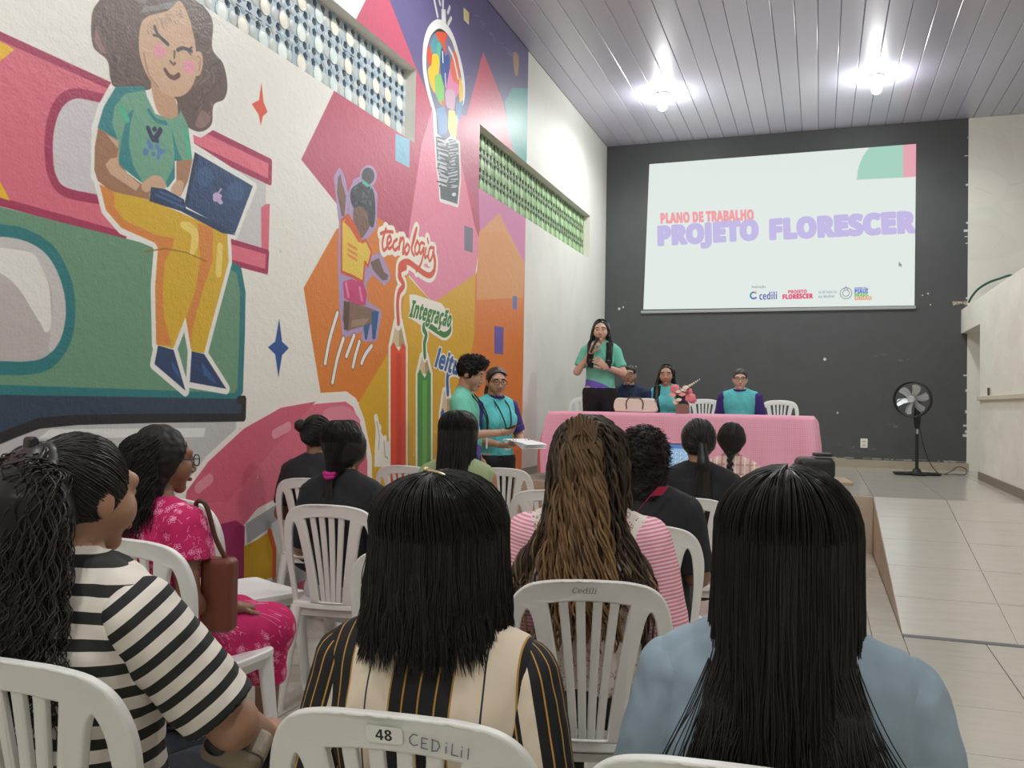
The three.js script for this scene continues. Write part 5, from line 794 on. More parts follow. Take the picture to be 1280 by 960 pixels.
// ------------------------------------------------------------------ cloth patterns
const horizStripe = canvasTex(64, 256, (c, w, h) => { c.fillStyle = rgb(226, 216, 204); c.fillRect(0, 0, w, h); c.fillStyle = rgb(34, 36, 34); c.fillRect(0, 0, w, 116); }, { repeat: [1, 1 / .046] });
const horizStripe2 = canvasTex(64, 256, (c, w, h) => { c.fillStyle = rgb(226, 216, 204); c.fillRect(0, 0, w, h); c.fillStyle = rgb(34, 36, 34); c.fillRect(0, 0, w, 116); }, { repeat: [1, 1 / .04] });
const vertStripe = canvasTex(1024, 64, (c, w, h) => { c.fillStyle = rgb(232, 214, 190); c.fillRect(0, 0, w, h); const k = w / .52, B = (a, b, col) => { c.fillStyle = col; c.fillRect((a + .26) * k, 0, (b - a) * k, h); };
  for (const s of [[-.22, -.123], [-.04, .072], [.175, .3]]) { B(s[0], s[1], rgb(26, 24, 26)); const wd = s[1] - s[0]; B(s[0], s[0] + .003, rgb(186, 138, 62)); B(s[1] - .003, s[1], rgb(186, 138, 62)); for (const f of [.24, .5, .76]) B(s[0] + wd * f - .0016, s[0] + wd * f + .0016, rgb(196, 146, 62)); }
  B(-.086, -.083, rgb(40, 36, 44)); B(.121, .124, rgb(40, 36, 44)); }, { repeat: [1 / .52, 1] });
vertStripe.offset.x = .5;
const sleeveStripe = canvasTex(512, 64, (c, w, h) => { c.fillStyle = rgb(26, 24, 26); c.fillRect(0, 0, w, h); for (let k = 0; k < 6; k++) { c.fillStyle = rgb(196, 146, 62); c.fillRect(k * 70 + 8, 0, 9, h); } c.fillStyle = rgb(232, 214, 190); c.fillRect(420, 0, 80, h); }, { repeat: [1 / .16, 1] });
const floralPink = canvasTex(512, 512, (c, w, h) => { c.fillStyle = rgb(190, 22, 92); c.fillRect(0, 0, w, h); reseed(44); c.lineCap = 'round'; for (let k = 0; k < 26; k++) { const x = rr(0, w), y = rr(0, h), r = rr(20, 40); c.strokeStyle = rgb(246, 170, 200); c.lineWidth = 3.6; for (let q = 0; q < 5; q++) { const a = q * 1.257 + k; c.beginPath(); c.ellipse(x + Math.cos(a) * r * .6, y + Math.sin(a) * r * .6, r * .46, r * .3, a, 0, 7); c.stroke(); } c.beginPath(); c.arc(x, y, r * .18, 0, 7); c.stroke(); } for (let k = 0; k < 50; k++) { c.strokeStyle = rgb(240, 150, 186); c.lineWidth = 3; c.beginPath(); const x = rr(0, w), y = rr(0, h); c.moveTo(x, y); c.quadraticCurveTo(x + rr(-40, 40), y + rr(-40, 40), x + rr(-60, 60), y + rr(-60, 60)); c.stroke(); } }, { repeat: [5.5, 5.5] });
const paisley = canvasTex(512, 512, (c, w, h) => { c.fillStyle = rgb(216, 204, 194); c.fillRect(0, 0, w, h); reseed(45); const cs = [rgb(120, 70, 66), rgb(150, 110, 80), rgb(88, 70, 96), rgb(176, 96, 96)]; for (let k = 0; k < 60; k++) { const x = rr(0, w), y = rr(0, h), r = rr(8, 26), a = rr(0, 6); c.strokeStyle = cs[k % 4]; c.lineWidth = 3.5; c.beginPath(); c.ellipse(x, y, r, r * .55, a, 0, 7); c.stroke(); c.fillStyle = cs[(k + 1) % 4]; c.beginPath(); c.ellipse(x, y, r * .35, r * .2, a, 0, 7); c.fill(); } for (let k = 0; k < 240; k++) { c.fillStyle = cs[k % 4]; c.beginPath(); c.arc(rr(0, w), rr(0, h), rr(1.5, 5), 0, 7); c.fill(); } }, { repeat: [4.5, 4.5] });
const pinkLines = canvasTex(64, 128, (c, w, h) => { c.fillStyle = rgb(230, 202, 204); c.fillRect(0, 0, w, h); c.fillStyle = rgb(214, 126, 150); c.fillRect(0, 0, w, 70); }, { repeat: [1, 1 / .01] });
const plaid = canvasTex(128, 128, (c, w, h) => { c.fillStyle = rgb(222, 190, 180); c.fillRect(0, 0, w, h); c.fillStyle = 'rgba(170,110,110,.6)'; c.fillRect(0, 0, 26, h); c.fillRect(0, 0, w, 20); c.fillStyle = 'rgba(240,226,214,.8)'; c.fillRect(60, 0, 20, h); }, { repeat: [16, 16] });
const teeWave = base => canvasTex(512, 512, (c, w, h) => { const k = w / .6, X = x => (x + .3) * k, Yv = y => h - (y + .1) * k; c.fillStyle = rgb(...base); c.fillRect(0, 0, w, h); c.fillStyle = rgb(108, 92, 190); c.beginPath(); c.moveTo(X(-.3), Yv(-.1)); c.lineTo(X(-.3), Yv(.13)); c.quadraticCurveTo(X(-.05), Yv(.13), X(.1), Yv(.04)); c.lineTo(X(.3), Yv(-.1)); c.fill(); c.fillStyle = rgb(226, 84, 150); c.beginPath(); c.moveTo(X(.02), Yv(-.1)); c.quadraticCurveTo(X(.14), Yv(.02), X(.3), Yv(.09)); c.lineTo(X(.3), Yv(-.1)); c.fill(); }, {});
const teeUV = (x, y) => [(-x + .3) / .6, (y + .1) / .6];
const mintTee = std(0xffffff, .85, { map: teeWave([112, 196, 172]) }), mintPlain = cloth(112, 196, 172), aqua = cloth(96, 196, 200), purple = cloth(62, 44, 120);
// ------------------------------------------------------------------ the audience
const up = (t, x, y, z) => { t.updateMatrixWorld(true); return t.localToWorld(V(x, y, z)); };
person({ label: 'woman in black and cream striped blouse, black bob with a gold hair clip', pos: placeAt(548, 1.5), turn: .05, s: .922, w: 1.12, skin: TONES.brown, hs: 11, lean: .02,
  top: { mat: std(0xffffff, .8, { map: vertStripe }), sleeveMat: std(0xffffff, .8, { map: sleeveStripe }), sleeve: .85, cell: .008, fold: .005, name: 'blouse', label: 'cream blouse with black and gold vertical stripes', neckR: .07, neck: .51 }, bottom: { mat: navy },
  hair: () => [hairShell([ell([0, .03, .02], [.112, .106, .118], .02), cone([0, .0, .02], [0, -.1, .03], .118, .124, .05, .8)], BLACK, .007, .06), strandGeo(straightHair({ n: 2600, end: -.155, vol: .034, lift: .008, grow: .01, flare: .08, back: .015, jit: .03, r: .0013, phi: [-22, 202], wave: .003 }), 3)],
  extra: [(t, k) => k.headPart('hair_clip', merge([tube([[-.018, .149, .05], [.015, .146, .064], [.055, .128, .082]], .0028, 20, 6), new THREE.SphereGeometry(.006, 8, 6).translate(-.018, .15, .05), new THREE.SphereGeometry(.005, 8, 6).translate(.055, .129, .082)]), std(0xcbb487, .3, { metalness: .7 }))] });
person({ label: 'woman in light blue shirt with very long straight black hair', pos: placeAt(985, 1.36), turn: -.03, s: .945, w: 1.2, skin: TONES.tan, hs: 12, lean: .02,
  top: { mat: cloth(138, 154, 166), sleeve: 1.8, cell: .008, fold: .008, name: 'shirt', label: 'soft light blue denim shirt' }, bottom: { mat: denimDark },
  hair: () => { const L = straightHair({ n: 2600, end: -.45, vol: .024, lift: .006, grow: .01, flare: .0, back: .065, jit: .07, r: .0013, phi: [-25, 205], wave: .005 });
    for (let i = 0; i < 520; i++) { const s = rnd() < .66 ? 1 : -1, a = rr(15, 80) * Math.PI / 180, x0 = Math.cos(a) * .105 * s, z0 = .016 + Math.sin(a) * .118, o = rr(.0, s > 0 ? .15 : .11) * (.25 + rnd() * .75), c = rr(.7, 1.6), e = rr(-.6, -.42); L.push({ p: new THREE.CatmullRomCurve3([V(x0, .02, z0), V(x0 * 1.02, -.12, z0 + .03), V(x0 + s * o * .3, -.21, Math.max(z0 + .03, .155)), V(x0 + s * o * .8, -.31 + rr(-.02, .02), .182 + rr(0, .014)), V(x0 + s * o * 1.05, -.42, .19 + rr(-.01, .012)), V(x0 + s * o * 1.1 + rr(-.05, .015) * s, e, .185 + rr(-.01, .015))]).getPoints(18).map(p => [p.x, p.y, p.z]), r0: .0013, r1: .0008, c0: BLACK.map(v => v * c), c1: BLACK.map(v => v * c) }); }
    return [hairShell([ell([0, .03, .02], [.102, .102, .113], .02), cone([0, .0, .02], [0, -.2, .05], .11, .098, .05, .8), cone([0, -.15, .06], [.01, -.5, .125], .095, .09, .05, .5)], BLACK, .007, .06), strandGeo(L, 3)]; } });
person({ label: 'woman in black and white striped blouse with curly ponytail in a claw clip', pos: placeAt(104, 1.72), turn: -.1, s: .968, w: 1.28, armR: [[.315, .73, -.1], [.2, .62, -.33]], skin: TONES.tan, hs: 13, head: [-.02, -.08, 0], face: true,
  top: { mat: std(0xffffff, .82, { map: horizStripe }), sleeveMat: std(0xffffff, .82, { map: horizStripe2 }), sleeve: .88, sleeveGrow: .022, cell: .008, fold: .007, name: 'blouse', label: 'black and white horizontally striped blouse', hem: -.14 }, bottom: { mat: navy },
  hair: () => { const L = pulledHair(1100, [0, .085, .1], { cut: .03 });
    for (let i = 0; i < 520; i++) { const a = rr(0, 6.283), q = Math.sqrt(rnd()), x = Math.cos(a) * q, z = Math.sin(a) * q, len = rr(.26, .43), c = rr(.8, 2.2), col = DARKB.map(v => v * c); L.push({ p: helix([[x * .03, .085 + z * .02, .105], [x * .1, .04 + rr(-.03, .03), .13 + z * .05], [x * .14, -len * .5, .135 + z * .065], [x * .155, -len, .145 + z * .06]], rr(.005, .01), rr(6, 10), 60, rr(0, 6)), r0: .0018, r1: .0013, c0: col, c1: col }); }
    return [hairShell([], BLACK, .006, .03), nets(field([cone([0, .08, .095], [0, 0, .12], .035, .085, .04), cone([0, 0, .12], [0, -.28, .135], .09, .105, .05, .65)]), [[-.2, -.42, -.02], [.2, .16, .3]], .01, { color: solidC(BLACK) }), strandGeo(L, 4)]; },
  extra: [(t, k) => k.headPart('claw_clip', merge([-1, 1].flatMap(s => [0, 1, 2, 3].map(q => tube([[s * .01, .1 + q * .004, .105], [s * .04, .1 - q * .012, .115], [s * .05, .075 - q * .012, .14]], .006, 10, 6))).concat([rbox(.03, .05, .02, .008, 0, .1, .12)])), std(0x111112, .25)), ] });
person({ label: 'woman in pink floral dress with glasses and curly black hair', pos: placeAt(203, 2.98), turn: -.25, s: .95, w: .98, skin: TONES.brown, hs: 14, hairMat: matteHair, head: [-.02, -.28, 0], face: true, glasses: std(0x2a2226, .4),
  top: { mat: std(0xffffff, .85, { map: floralPink }), sleeve: .45, sleeveGrow: .03, cell: .009, name: 'dress', label: 'bright pink dress with white flower outlines', neckR: .11, neck: .5 }, bottom: { mat: std(0xffffff, .85, { map: floralPink }), skirt: true, end: .3 },
  hair: () => { const L = []; for (let i = 0; i < 420; i++) { const a = rr(15, 165) * Math.PI / 180, c = rr(.7, 1.8), col = BLACK.map(v => v * c), x = Math.cos(a) * .1, z = .02 + Math.sin(a) * .12; L.push({ p: helix([[x * .4, .125, .03], [x * .95, .06, z], [x * 1.1, -.06, z + .015], [x * 1.0 + rr(-.03, .03), rr(-.27, -.16), z + .02]], rr(.005, .01), rr(3, 6), 36, rr(0, 6)), r0: .0019, r1: .0014, c0: col, c1: col }); } return [hairShell([cone([0, .02, .03], [0, -.17, .07], .095, .08, .05, .75)], BLACK, .008, .03, .005, 40), strandGeo([...L, ...pulledHair(300, [0, -.03, .11], { cut: .028 })])]; } });
person({ label: 'woman in black with hair in a bun beside the mural', pos: placeAt(398, 5.12), turn: .0, s: .95, w: 1.12, skin: TONES.brown, hs: 15, head: [0, -.2, 0],
  top: { mat: cloth(40, 40, 44), sleeve: .8, cell: .012 }, bottom: { mat: denimDark }, hair: () => [hairShell([ell([-.05, .07, .1], [.042, .04, .042], .01), ell([-.075, .08, .085], [.025, .025, .025], .01)], BLACK, .008, .045, .004), strandGeo(pulledHair(700, [-.05, .06, .1], { grow: .008, r: .0019 }))] });
person({ label: 'woman in black with a low ponytail and bright pink hair tie', pos: placeAt(433, 3.95), tuck: .08, turn: .0, s: .95, w: 1.02, skin: TONES.tan, hs: 16, head: [0, -.12, 0],
  top: { mat: cloth(27, 28, 32), sleeve: 1.0, cell: .011, neck: .52 }, bottom: { mat: cloth(196, 192, 198) }, hair: () => { const L = straightHair({ n: 700, end: -.09, r: .0014, vol: .012, grow: .008, phi: [5, 175], taper: .35, back: .0 }); for (let i = 0; i < 120; i++) { const x = rr(-.02, .02), c = rr(.7, 1.5); L.push({ p: [[x * .5 - .01, -.1, .105], [x - .012, -.15, .12], [x * 1.6 - .01, -.22, .125], [x * 2 + rr(-.01, .01), rr(-.34, -.25), .125]], r0: .002, r1: .0012, c0: BLACK.map(v => v * c), c1: BLACK.map(v => v * c) }); } return [hairShell([cone([0, 0, .03], [-.01, -.1, .09], .1, .035, .05), cone([-.01, -.1, .1], [-.01, -.26, .12], .022, .016, .02)], BLACK, .008, .05), strandGeo(L)]; },
  extra: [(t, k) => k.headPart('hair_tie', merge([new THREE.TorusGeometry(.024, .012, 8, 20).rotateX(Math.PI / 2).translate(-.01, -.108, .108), new THREE.TorusGeometry(.02, .011, 8, 20).rotateX(Math.PI / 2 + .3).translate(-.008, -.118, .112)]), std(0xc42a86, .8))] });
person({ label: 'woman in pale green sleeveless top with long straight hair', pos: placeAt(574, 4.5), turn: .05, s: .987, w: 1.02, skin: TONES.tan, hs: 17,
  top: { mat: cloth(150, 164, 122), cell: .011, name: 'top', neck: .51 }, bottom: { mat: denimDark }, hair: () => [hairShell([cone([0, 0, .03], [0, -.25, .075], .1, .07, .05, .7)], BLACK, .008, .055), strandGeo(straightHair({ n: 900, end: -.32, vol: .012, r: .0015, back: .045, taper: .85, jit: .04 }))] });
{ const GOLD = [.27, .155, .07], BR = [.034, .022, .015];
  person({ label: 'woman with very long wavy braids in brown and gold, half tied', pos: placeAt(738, 2.5), turn: .1, s: .992, w: 1.02, skin: TONES.brown, hs: 18,
    top: { mat: std(0xffffff, .85, { map: paisley }), sleeveMat: std(0xffffff, .85, { map: pinkLines }), sleeve: .95, sleeveGrow: .03, cell: .009, name: 'tunic', label: 'cream tunic with paisley print and pink lined sleeves' }, bottom: { mat: blackCloth }, hairLabel: 'wavy braids fading from dark brown to gold',
    hair: () => { const L = []; const wav = (pts, n, amp, fq, ph) => { const c = new THREE.CatmullRomCurve3(pts.map(p => V(...p))), o = []; for (let i = 0; i <= n; i++) { const t = i / n, p = c.getPoint(t), a = ph + t * fq; o.push([p.x + Math.sin(a) * amp, p.y, p.z + Math.cos(a) * amp * .7]); } return o; };
      for (let i = 0; i < 125; i++) { const a = rr(-10, 190) * Math.PI / 180, dx = Math.cos(a), dz = Math.sin(a), g = rnd(), x1 = dx * .105, z1 = .02 + dz * .125, end = rr(-.5, -.32); const m0 = rr(.4, 1.2), m1 = rr(.7, 1.6), m2 = rr(.2, 1), c0 = BR.map(v => v * m0), c1 = g < .42 + .3 * Math.abs(dx) ? BR.map(v => v * m1) : GOLD.map((v, k) => lerp(BR[k] * 2, v, m2)); L.push({ p: wav([[dx * .02, .14, dz * .02], [dx * .08, .1, .016 + dz * .09], [x1, .01, z1], [x1 * 1.12, -.14, z1 + .02], [x1 * (1.25 + .5 * Math.abs(dx)) , -.28, Math.max(z1, .1) + .03], [x1 * (1.2 + .75 * Math.abs(dx)) + rr(-.02, .02), end, .15 + rr(-.015, .015)]], 64, rr(.005, .011), rr(24, 38), rr(0, 6)), r0: rr(.0038, .0055), r1: .003, c0, c1, cp: 1.2 }); }
      for (let i = 0; i < 55; i++) { const x = rr(-1, 1), end = rr(-.5, -.38), n0 = rr(.8, 1.8), n1 = rr(.5, 1.25); L.push({ p: wav([[x * .035, .115, .115], [x * .045, .06, .15], [x * .07, -.1, .165], [x * .1, -.28, .175], [x * .125 + rr(-.02, .02), end, .175 + rr(-.01, .01)]], 64, rr(.006, .011), rr(24, 38), rr(0, 6)), r0: rr(.004, .0056), r1: .003, c0: BR.map(v => v * n0), c1: GOLD.map(v => v * n1), cp: .7 }); }
      for (let i = 0; i < 44; i++) { const a = i * 2.4, q = Math.sqrt((i + .5) / 44); L.push({ p: wav([[Math.cos(a) * .055 * q, .1 + Math.sin(a) * .04 * q, .1], [Math.cos(a) * .045 * q, .112 + Math.sin(a) * .032 * q, .136 + .014 * (1 - q)], [Math.cos(a) * .03, .07 + Math.sin(a) * .02, .158]], 14, .003, 8, a), r0: .0055, r1: .005, c0: BR.map(v => v * 1.3), c1: GOLD.map(v => v * .45) }); }
      return [hairShell([cone([0, .02, .03], [0, -.3, .1], .1, .105, .05, .55)], [.02, .013, .008], .009, .05, .006), strandGeo(L, 5)]; }, hairMat: matteHair }); }
person({ label: 'woman in black with short dark curls and a pink shoulder strap', pos: placeAt(806, 3.55), turn: .02, s: .953, w: 1.25, skin: TONES.brown, hs: 19, hairMat: matteHair,
  top: { mat: cloth(26, 27, 32), sleeve: .95, cell: .011 }, bottom: { mat: blackCloth }, hair: () => { const pr = [ell([0, .03, .03], [.108, .115, .12], .02), cone([0, -.02, .05], [0, -.12, .06], .1, .09, .05, .8)]; return [hairShell(pr.slice(1).concat(ell([0, .03, .03], [.1, .108, .112], .02)), BLACK, .008, .05, .01, 45), strandGeo(tightCurls(1500, pr.map(q => q.c ? ell(q.c, q.r.map(v => v - .006), q.k) : cone(q.a, q.b, q.ra - .006, q.rb - .006, q.k, q.fz)), DARKB, { ymin: -.2, len: .016, rad: .006, r: .0014 }), 3)]; },
  extra: [(t, k) => { const pts = []; for (let i = 0; i <= 24; i++) { const f = i / 24; const a = f * Math.PI * 1.02; pts.push([lerp(.105, -.2, f) , k.Y(.515 - .42 * Math.max(0, f - .12) ** 1.05), .05 + .15 * Math.sin(Math.min(a + .3, Math.PI * .8))]); } const g = new THREE.BufferGeometry(), P = [], I = []; pts.forEach((p, i) => { P.push(p[0] - .012, p[1] - .018, p[2] + .004, p[0] + .014, p[1] + .02, p[2] + .002); if (i) { const a = i * 2; I.push(a - 2, a - 1, a + 1, a - 2, a + 1, a); } }); g.setAttribute('position', new THREE.Float32BufferAttribute(P, 3)); g.setIndex(I); g.computeVertexNormals(); part(t, 'bag_strap', g, std(0xc02a58, .7, { side: THREE.DoubleSide })); }] });
person({ label: 'woman in black with a smooth long low ponytail', pos: placeAt(874, 4.55), turn: .05, s: .973, w: 1.12, skin: TONES.tan, hs: 20,
  top: { mat: cloth(25, 26, 30), sleeve: 1.5, cell: .012 }, bottom: { mat: blackCloth }, hair: () => { const L = pulledHair(1000, [.025, -.02, .1], { grow: .008, r: .0018 }); for (let i = 0; i < 260; i++) { const x = rr(-.022, .022), c = rr(.8, 1.9); L.push({ p: [[.025 + x * .4, -.01, .118], [.035 + x, -.07, .15], [.035 + x * 1.7, -.2, .15], [.02 + x * 2.4, rr(-.42, -.33), .15]], r0: .0022, r1: .0015, c0: BLACK.map(v => v * c), c1: DARKB.map(v => v * c) }); } return [hairShell([cone([.025, -.01, .11], [.035, -.1, .14], .025, .03, .02), cone([.035, -.1, .14], [.025, -.34, .14], .03, .04, .02, .6)], BLACK, .008, .05), strandGeo(L)]; } });
person({ label: 'woman in pale checked top with a short dark plait', pos: placeAt(915, 5.8), turn: .0, s: .944, w: .9, skin: TONES.tan, hs: 21, hairMat: matteHair,
  top: { mat: std(0xffffff, .85, { map: plaid }), sleeve: .6, cell: .013 }, bottom: { mat: denimDark }, hair: () => { const L = pulledHair(700, [0, -.05, .09], { grow: .008, r: .0019 }); const b = []; for (let k = 0; k < 7; k++) b.push(ell([.0 + (k % 2 ? .007 : -.007), -.085 - k * .022, .1 + k * .004], [.018, .017, .017], .006)); return [hairShell([cone([0, 0, .03], [0, -.09, .08], .09, .03, .05), ...b, ell([.04, -.05, .07], [.03, .025, .03], .02)], BLACK, .007, .05), strandGeo(L)]; } });
// ------------------------------------------------------------------ the standing pair by the mural
{
  const man = person({ label: 'young man in mint t-shirt with lanyard looking at a phone', pos: placeAt(582, 6.72), turn: -1.4, sit: false, s: .99, male: true, skin: TONES.warm, hs: 22, face: true, head: [-.3, -.1, 0], headZ: -.03, w: .92, hairMat: matteHair,
    top: { mat: mintTee, sleeveMat: mintPlain, uv: teeUV, sleeve: .95, sleeveGrow: .026, cell: .011, name: 't_shirt', label: 'mint t-shirt with purple and pink wave at the hem', hem: -.12 }, bottom: { mat: navy, end: .08 },
    armR: [[.235, 1.08, -.06], [.06, 1.1, -.29], [-.5, .1, -1], [.6, -.8, .1], .75], armL: [[-.235, 1.05, .05], [-.16, .86, -.1], [.1, -.9, -.35], [-1, 0, 0], .4],
    hair: () => { const pr = [ell([0, .05, .02], [.098, .1, .108], .02), ell([0, .1, -.03], [.075, .06, .075], .03)]; const sh = field(pr); return [nets((x, y, z) => Math.max(sh(x, y, z) + .012 * perlin.noise(x * 45, y * 45, z * 45), faceCut(x, y, z, .04), -.06 - y), bounds(pr, .02), .006, { color: solidC(BLACK) }), strandGeo(tightCurls(900, pr, BLACK, { ymin: -.05, cut: .03, len: .014, rad: .006, r: .0014 }), 3)]; },
    extra: [lanyard(std(0x16161a, .7), std(0xdad6d8, .4))] });
  const p = up(man, .035, 1.145, -.375), ph = thing('smartphone', 'black smartphone held by the young man in mint', 'phone', [p.x, p.y, p.z], man.rotation.y); const b = part(ph, 'body', rbox(.072, .009, .15, .004, 0, 0, 0, 3), std(0x141416, .35)); b.rotation.x = .35; const sc = part(b, 'screen', rbox(.064, .001, .138, .0004, 0, .005, 0), std(0x2a3038, .15));
  const woman = person({ label: 'woman with glasses in turquoise polo holding white papers', pos: placeAt(619, 7.2), turn: -2.2, sit: false, s: .96, skin: TONES.warm, hs: 23, face: true, head: [-.1, -.25, 0], w: 1.05, glasses: std(0x1c1a20, .4),
    top: { mat: aqua, sleeveMat: purple, sleeve: .8, sleeveGrow: .022, cell: .011, name: 'polo_shirt', label: 'turquoise polo shirt with purple sleeves', collar: purple, hem: -.02 }, bottom: { mat: blackCloth, end: .08 },
    armR: [[.25, 1.07, -.01], [.1, 1.02, -.26], [-.2, .0, -1], [.3, -1, 0], .6], armL: [[-.25, 1.07, -.01], [-.1, 1.02, -.26], [.2, 0, -1], [-.3, -1, 0], .6],
    hair: () => { const L = []; for (let i = 0; i < 26; i++) { const x = lerp(-.07, .07, i / 25); const yc = .098 * Math.sqrt(Math.max(.05, 1 - (x / .086) ** 2)); L.push({ p: [[x, .03 + yc * .62, -.062], [x, .032 + yc, -.01], [x, .03 + yc * .97, .045], [x * .8, .05, .11], [x * .6, 0, .12]], r0: .0055, r1: .005, c0: [.05, .042, .036], c1: [.03, .025, .022] }); } for (let i = 0; i < 34; i++) { const x = rr(.055, .085); L.push({ p: [[x * .6, 0, .1], [x, -.08, .05], [x + .02, -.16, -.03], [x + .015 + rr(-.02, .02), -.25, -.09], [x + rr(-.02, .02), rr(-.42, -.34), -.13]], r0: .0045, r1: .0035, c0: [.04, .034, .03], c1: [.09, .08, .075] }); } return [hairShell([], [.02, .017, .015], .006, .022), strandGeo(L, 5)]; },
    extra: [lanyard(std(0x16161a, .7), std(0xdad6d8, .4), -.195)] });
  const q = up(woman, 0, 1.035, -.43), pp = thing('paper_sheets', 'stack of white paper sheets held by the woman in turquoise', 'papers', [q.x, q.y, q.z], woman.rotation.y);
  for (let k = 0; k < 4; k++) { const g = new THREE.BoxGeometry(.21, .0008, .297, 6, 1, 12), P = g.attributes.position; for (let i = 0; i < P.count; i++) P.setY(i, P.getY(i) + .02 * Math.sin((P.getZ(i) + .15) * 9 + k * .4) - .18 * (-P.getZ(i))); g.computeVertexNormals(); const m = part(pp, 'sheet', g, std(0xf2f2f2, .8)); m.position.y = k * .004; m.rotation.y = (k - 1.5) * .06; }
}
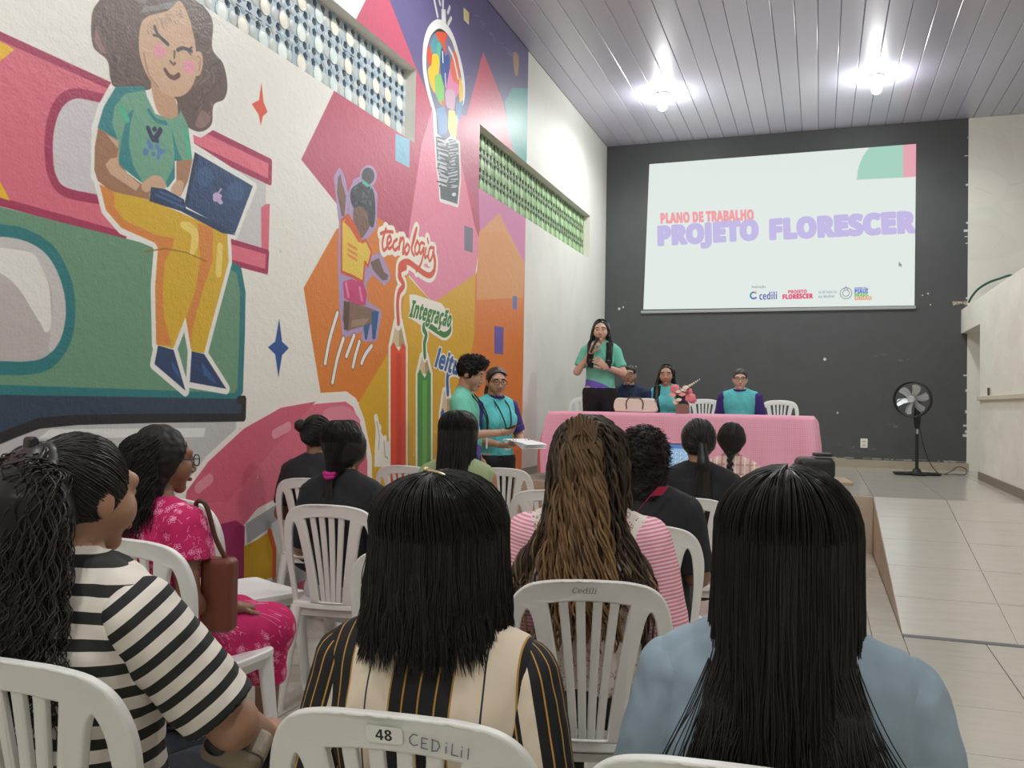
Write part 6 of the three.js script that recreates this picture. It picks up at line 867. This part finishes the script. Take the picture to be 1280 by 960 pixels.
// ------------------------------------------------------------------ people on stage
const stagePos = (px, z) => [onPlane(px, 490, 2, z).x, z];
{
  const sp = person({ label: 'woman standing at the pink table speaking into a microphone', pos: stagePos(750, -9.82), base: ROOM.P, turn: Math.PI + .12, sit: false, s: 1.055, skin: TONES.light, hs: 24, face: true, w: .98, head: [0, .05, 0],
    top: { mat: mintTee, sleeveMat: mintPlain, uv: teeUV, sleeve: .75, cell: .01, name: 't_shirt', label: 'mint t-shirt with purple and pink wave', hem: -.01 }, bottom: { mat: cloth(20, 20, 24), end: .06 },
    armR: [[.245, 1.1, -.03], [.075, 1.31, -.16], [-.25, .75, -.45], [.8, 0, -.5], 1.0], armL: [[-.25, 1.09, -.04], [-.07, 1.15, -.2], [.5, .45, -.35], [-.2, .3, -1], .5],
    hair: () => [hairShell([cone([0, .02, .04], [0, -.25, .075], .088, .08, .05, .6), ...[-1, 1].flatMap(s => [cone([s * .08, .0, .01], [s * .1, -.14, -.04], .022, .034, .03), cone([s * .1, -.14, -.04], [s * .1, -.33, -.16], .036, .038, .02, .8)])], BLACK, .007, .024), strandGeo([...straightHair({ n: 420, end: -.3, r: .0018, back: .03, phi: [5, 175] }), ...frontLock(1, 300, -.37, -.19), ...frontLock(-1, 300, -.37, -.19)])],
    extra: [(t, k) => part(t, 'wristwatch', new THREE.TorusGeometry(.032, .006, 6, 20).applyQuaternion(new THREE.Quaternion().setFromUnitVectors(V(0, 0, 1), V(.6, .25, -.6).normalize())).translate(k.AL.wr[0], k.AL.wr[1], k.AL.wr[2]), std(0xcaa890, .4))] });
  const m = up(sp, .045, 1.37, -.215), m2 = up(sp, .0, 1.475, -.165), mic = thing('microphone', 'black handheld microphone at the mouth of the standing speaker', 'microphone', [m.x, m.y, m.z]);
  const dir = m2.clone().sub(m).normalize(), A = V(0, 0, 0).addScaledVector(dir, -.09), B = V(0, 0, 0).addScaledVector(dir, .08); part(mic, 'handle', between(A, B, .013, .017, 14), std(0x141416, .5)); part(mic, 'grille', new THREE.SphereGeometry(.024, 16, 12).translate(B.x + dir.x * .012, B.y + dir.y * .012, B.z + dir.z * .012), std(0x3a3a3c, .4, { metalness: .6 }));
  person({ label: 'man with glasses in dark denim jacket seated behind the speaker', pos: stagePos(786, -10.3), base: ROOM.P, turn: Math.PI + .1, s: .985, male: true, skin: TONES.warm, hs: 25, face: true, glasses: std(0x141416, .4), brow: [.02, .016, .014],
    top: { mat: cloth(34, 46, 74), sleeve: 1.9, cell: .012, name: 'jacket', label: 'dark blue denim jacket', collar: cloth(30, 40, 66), neckR: .085 }, bottom: { mat: denimDark }, hair: () => { const f = field([ell([0, .04, .018], [.08, .09, .098], .02)]); return [nets((x, y, z) => Math.max(f(x, y, z), faceCut(x, y, z, .03), -.05 - y), [[-.12, -.1, -.12], [.12, .16, .14]], .006, { color: solidC(BLACK) })]; } });
  person({ label: 'woman with long wavy black hair in turquoise polo seated at pink table', pos: stagePos(833, -10.15), base: ROOM.P, turn: Math.PI - .05, s: .985, skin: TONES.warm, hs: 26, face: true, head: [-.03, .1, 0], w: .95,
    top: { mat: aqua, sleeveMat: purple, sleeve: .85, cell: .012, name: 'polo_shirt', label: 'turquoise polo with purple sleeves' }, bottom: { mat: denimDark }, hair: () => [hairShell([cone([0, .02, .04], [0, -.22, .07], .09, .08, .05, .6), cone([.085, -.02, .005], [.1, -.14, -.045], .022, .035, .02), cone([.1, -.14, -.045], [.1, -.4, -.15], .038, .045, .02, .8)], BLACK, .008, .024), strandGeo([...straightHair({ n: 300, end: -.3, r: .002, back: .03, phi: [5, 175], wave: .012 }), ...frontLock(1, 320, -.45, -.175, { wave: .012, r: .0022 }), ...frontLock(-1, 50, -.2, -.1)])] });
  person({ label: 'man with glasses in turquoise polo with purple sleeves at pink table', pos: stagePos(925, -10.15), base: ROOM.P, turn: Math.PI - .02, s: .945, male: true, skin: TONES.light, hs: 27, face: true, head: [-.02, .12, 0], w: 1.1, glasses: std(0x2a2a2e, .4), brow: [.06, .05, .045],
    top: { mat: aqua, sleeveMat: purple, sleeve: .85, sleeveGrow: .02, cell: .011, name: 'polo_shirt', label: 'turquoise polo with purple collar and sleeves', collar: purple, cuff: cloth(214, 210, 214) }, bottom: { mat: denimDark },
    hair: () => { const f = field([ell([0, .042, .018], [.082, .094, .1], .02)]); return [nets((x, y, z) => Math.max(f(x, y, z) + .004 * perlin.noise(x * 60, y * 60, z * 60), faceCut(x, y, z, .022), -.05 - y), [[-.12, -.1, -.12], [.12, .17, .14]], .006, { color: solidC([.045, .036, .03]) })]; } });
}
// ------------------------------------------------------------------ bags in the audience
{
  const p = at(274, 735, 2.9), t = thing('shoulder_bag', 'brown leather shoulder bag beside the pink dress', 'handbag', [p.x, p.y - .12, p.z], .2), br = std(0x6e3626, .45);
  part(t, 'body', rbox(.11, .24, .07, .02, 0, .1, 0, 3), br); part(t, 'strap', tube([[-.035, .2, 0], [-.06, .3, .01], [-.075, .4, .02], [-.05, .4, .02], [-.01, .28, .01], [.03, .2, 0]], .008, 40, 6), std(0x4d2518, .5));
  const q = at(290, 905, 1.72), u = thing('small_handbag', 'taupe handbag with black oval patch on striped woman\'s lap', 'handbag', [q.x, q.y - .07, q.z], .25);
  u.scale.setScalar(.62); const b = part(u, 'body', rbox(.19, .11, .13, .03, 0, .06, 0, 4), std(0x8a7c66, .5)); b.rotation.set(.3, 0, -.42); const o = part(b, 'patch', new THREE.SphereGeometry(.035, 16, 10).scale(1, .9, .25).translate(-.055, .085, .066), std(0x0d0d0f, .3)); part(b, 'edge', tube([[-.09, .11, .064], [0, .118, .067], [.09, .112, .064], [.092, .03, .066]], .004, 30, 6), std(0x4a4032, .5));
}
shade(scene);
renderer.render(scene, camera);
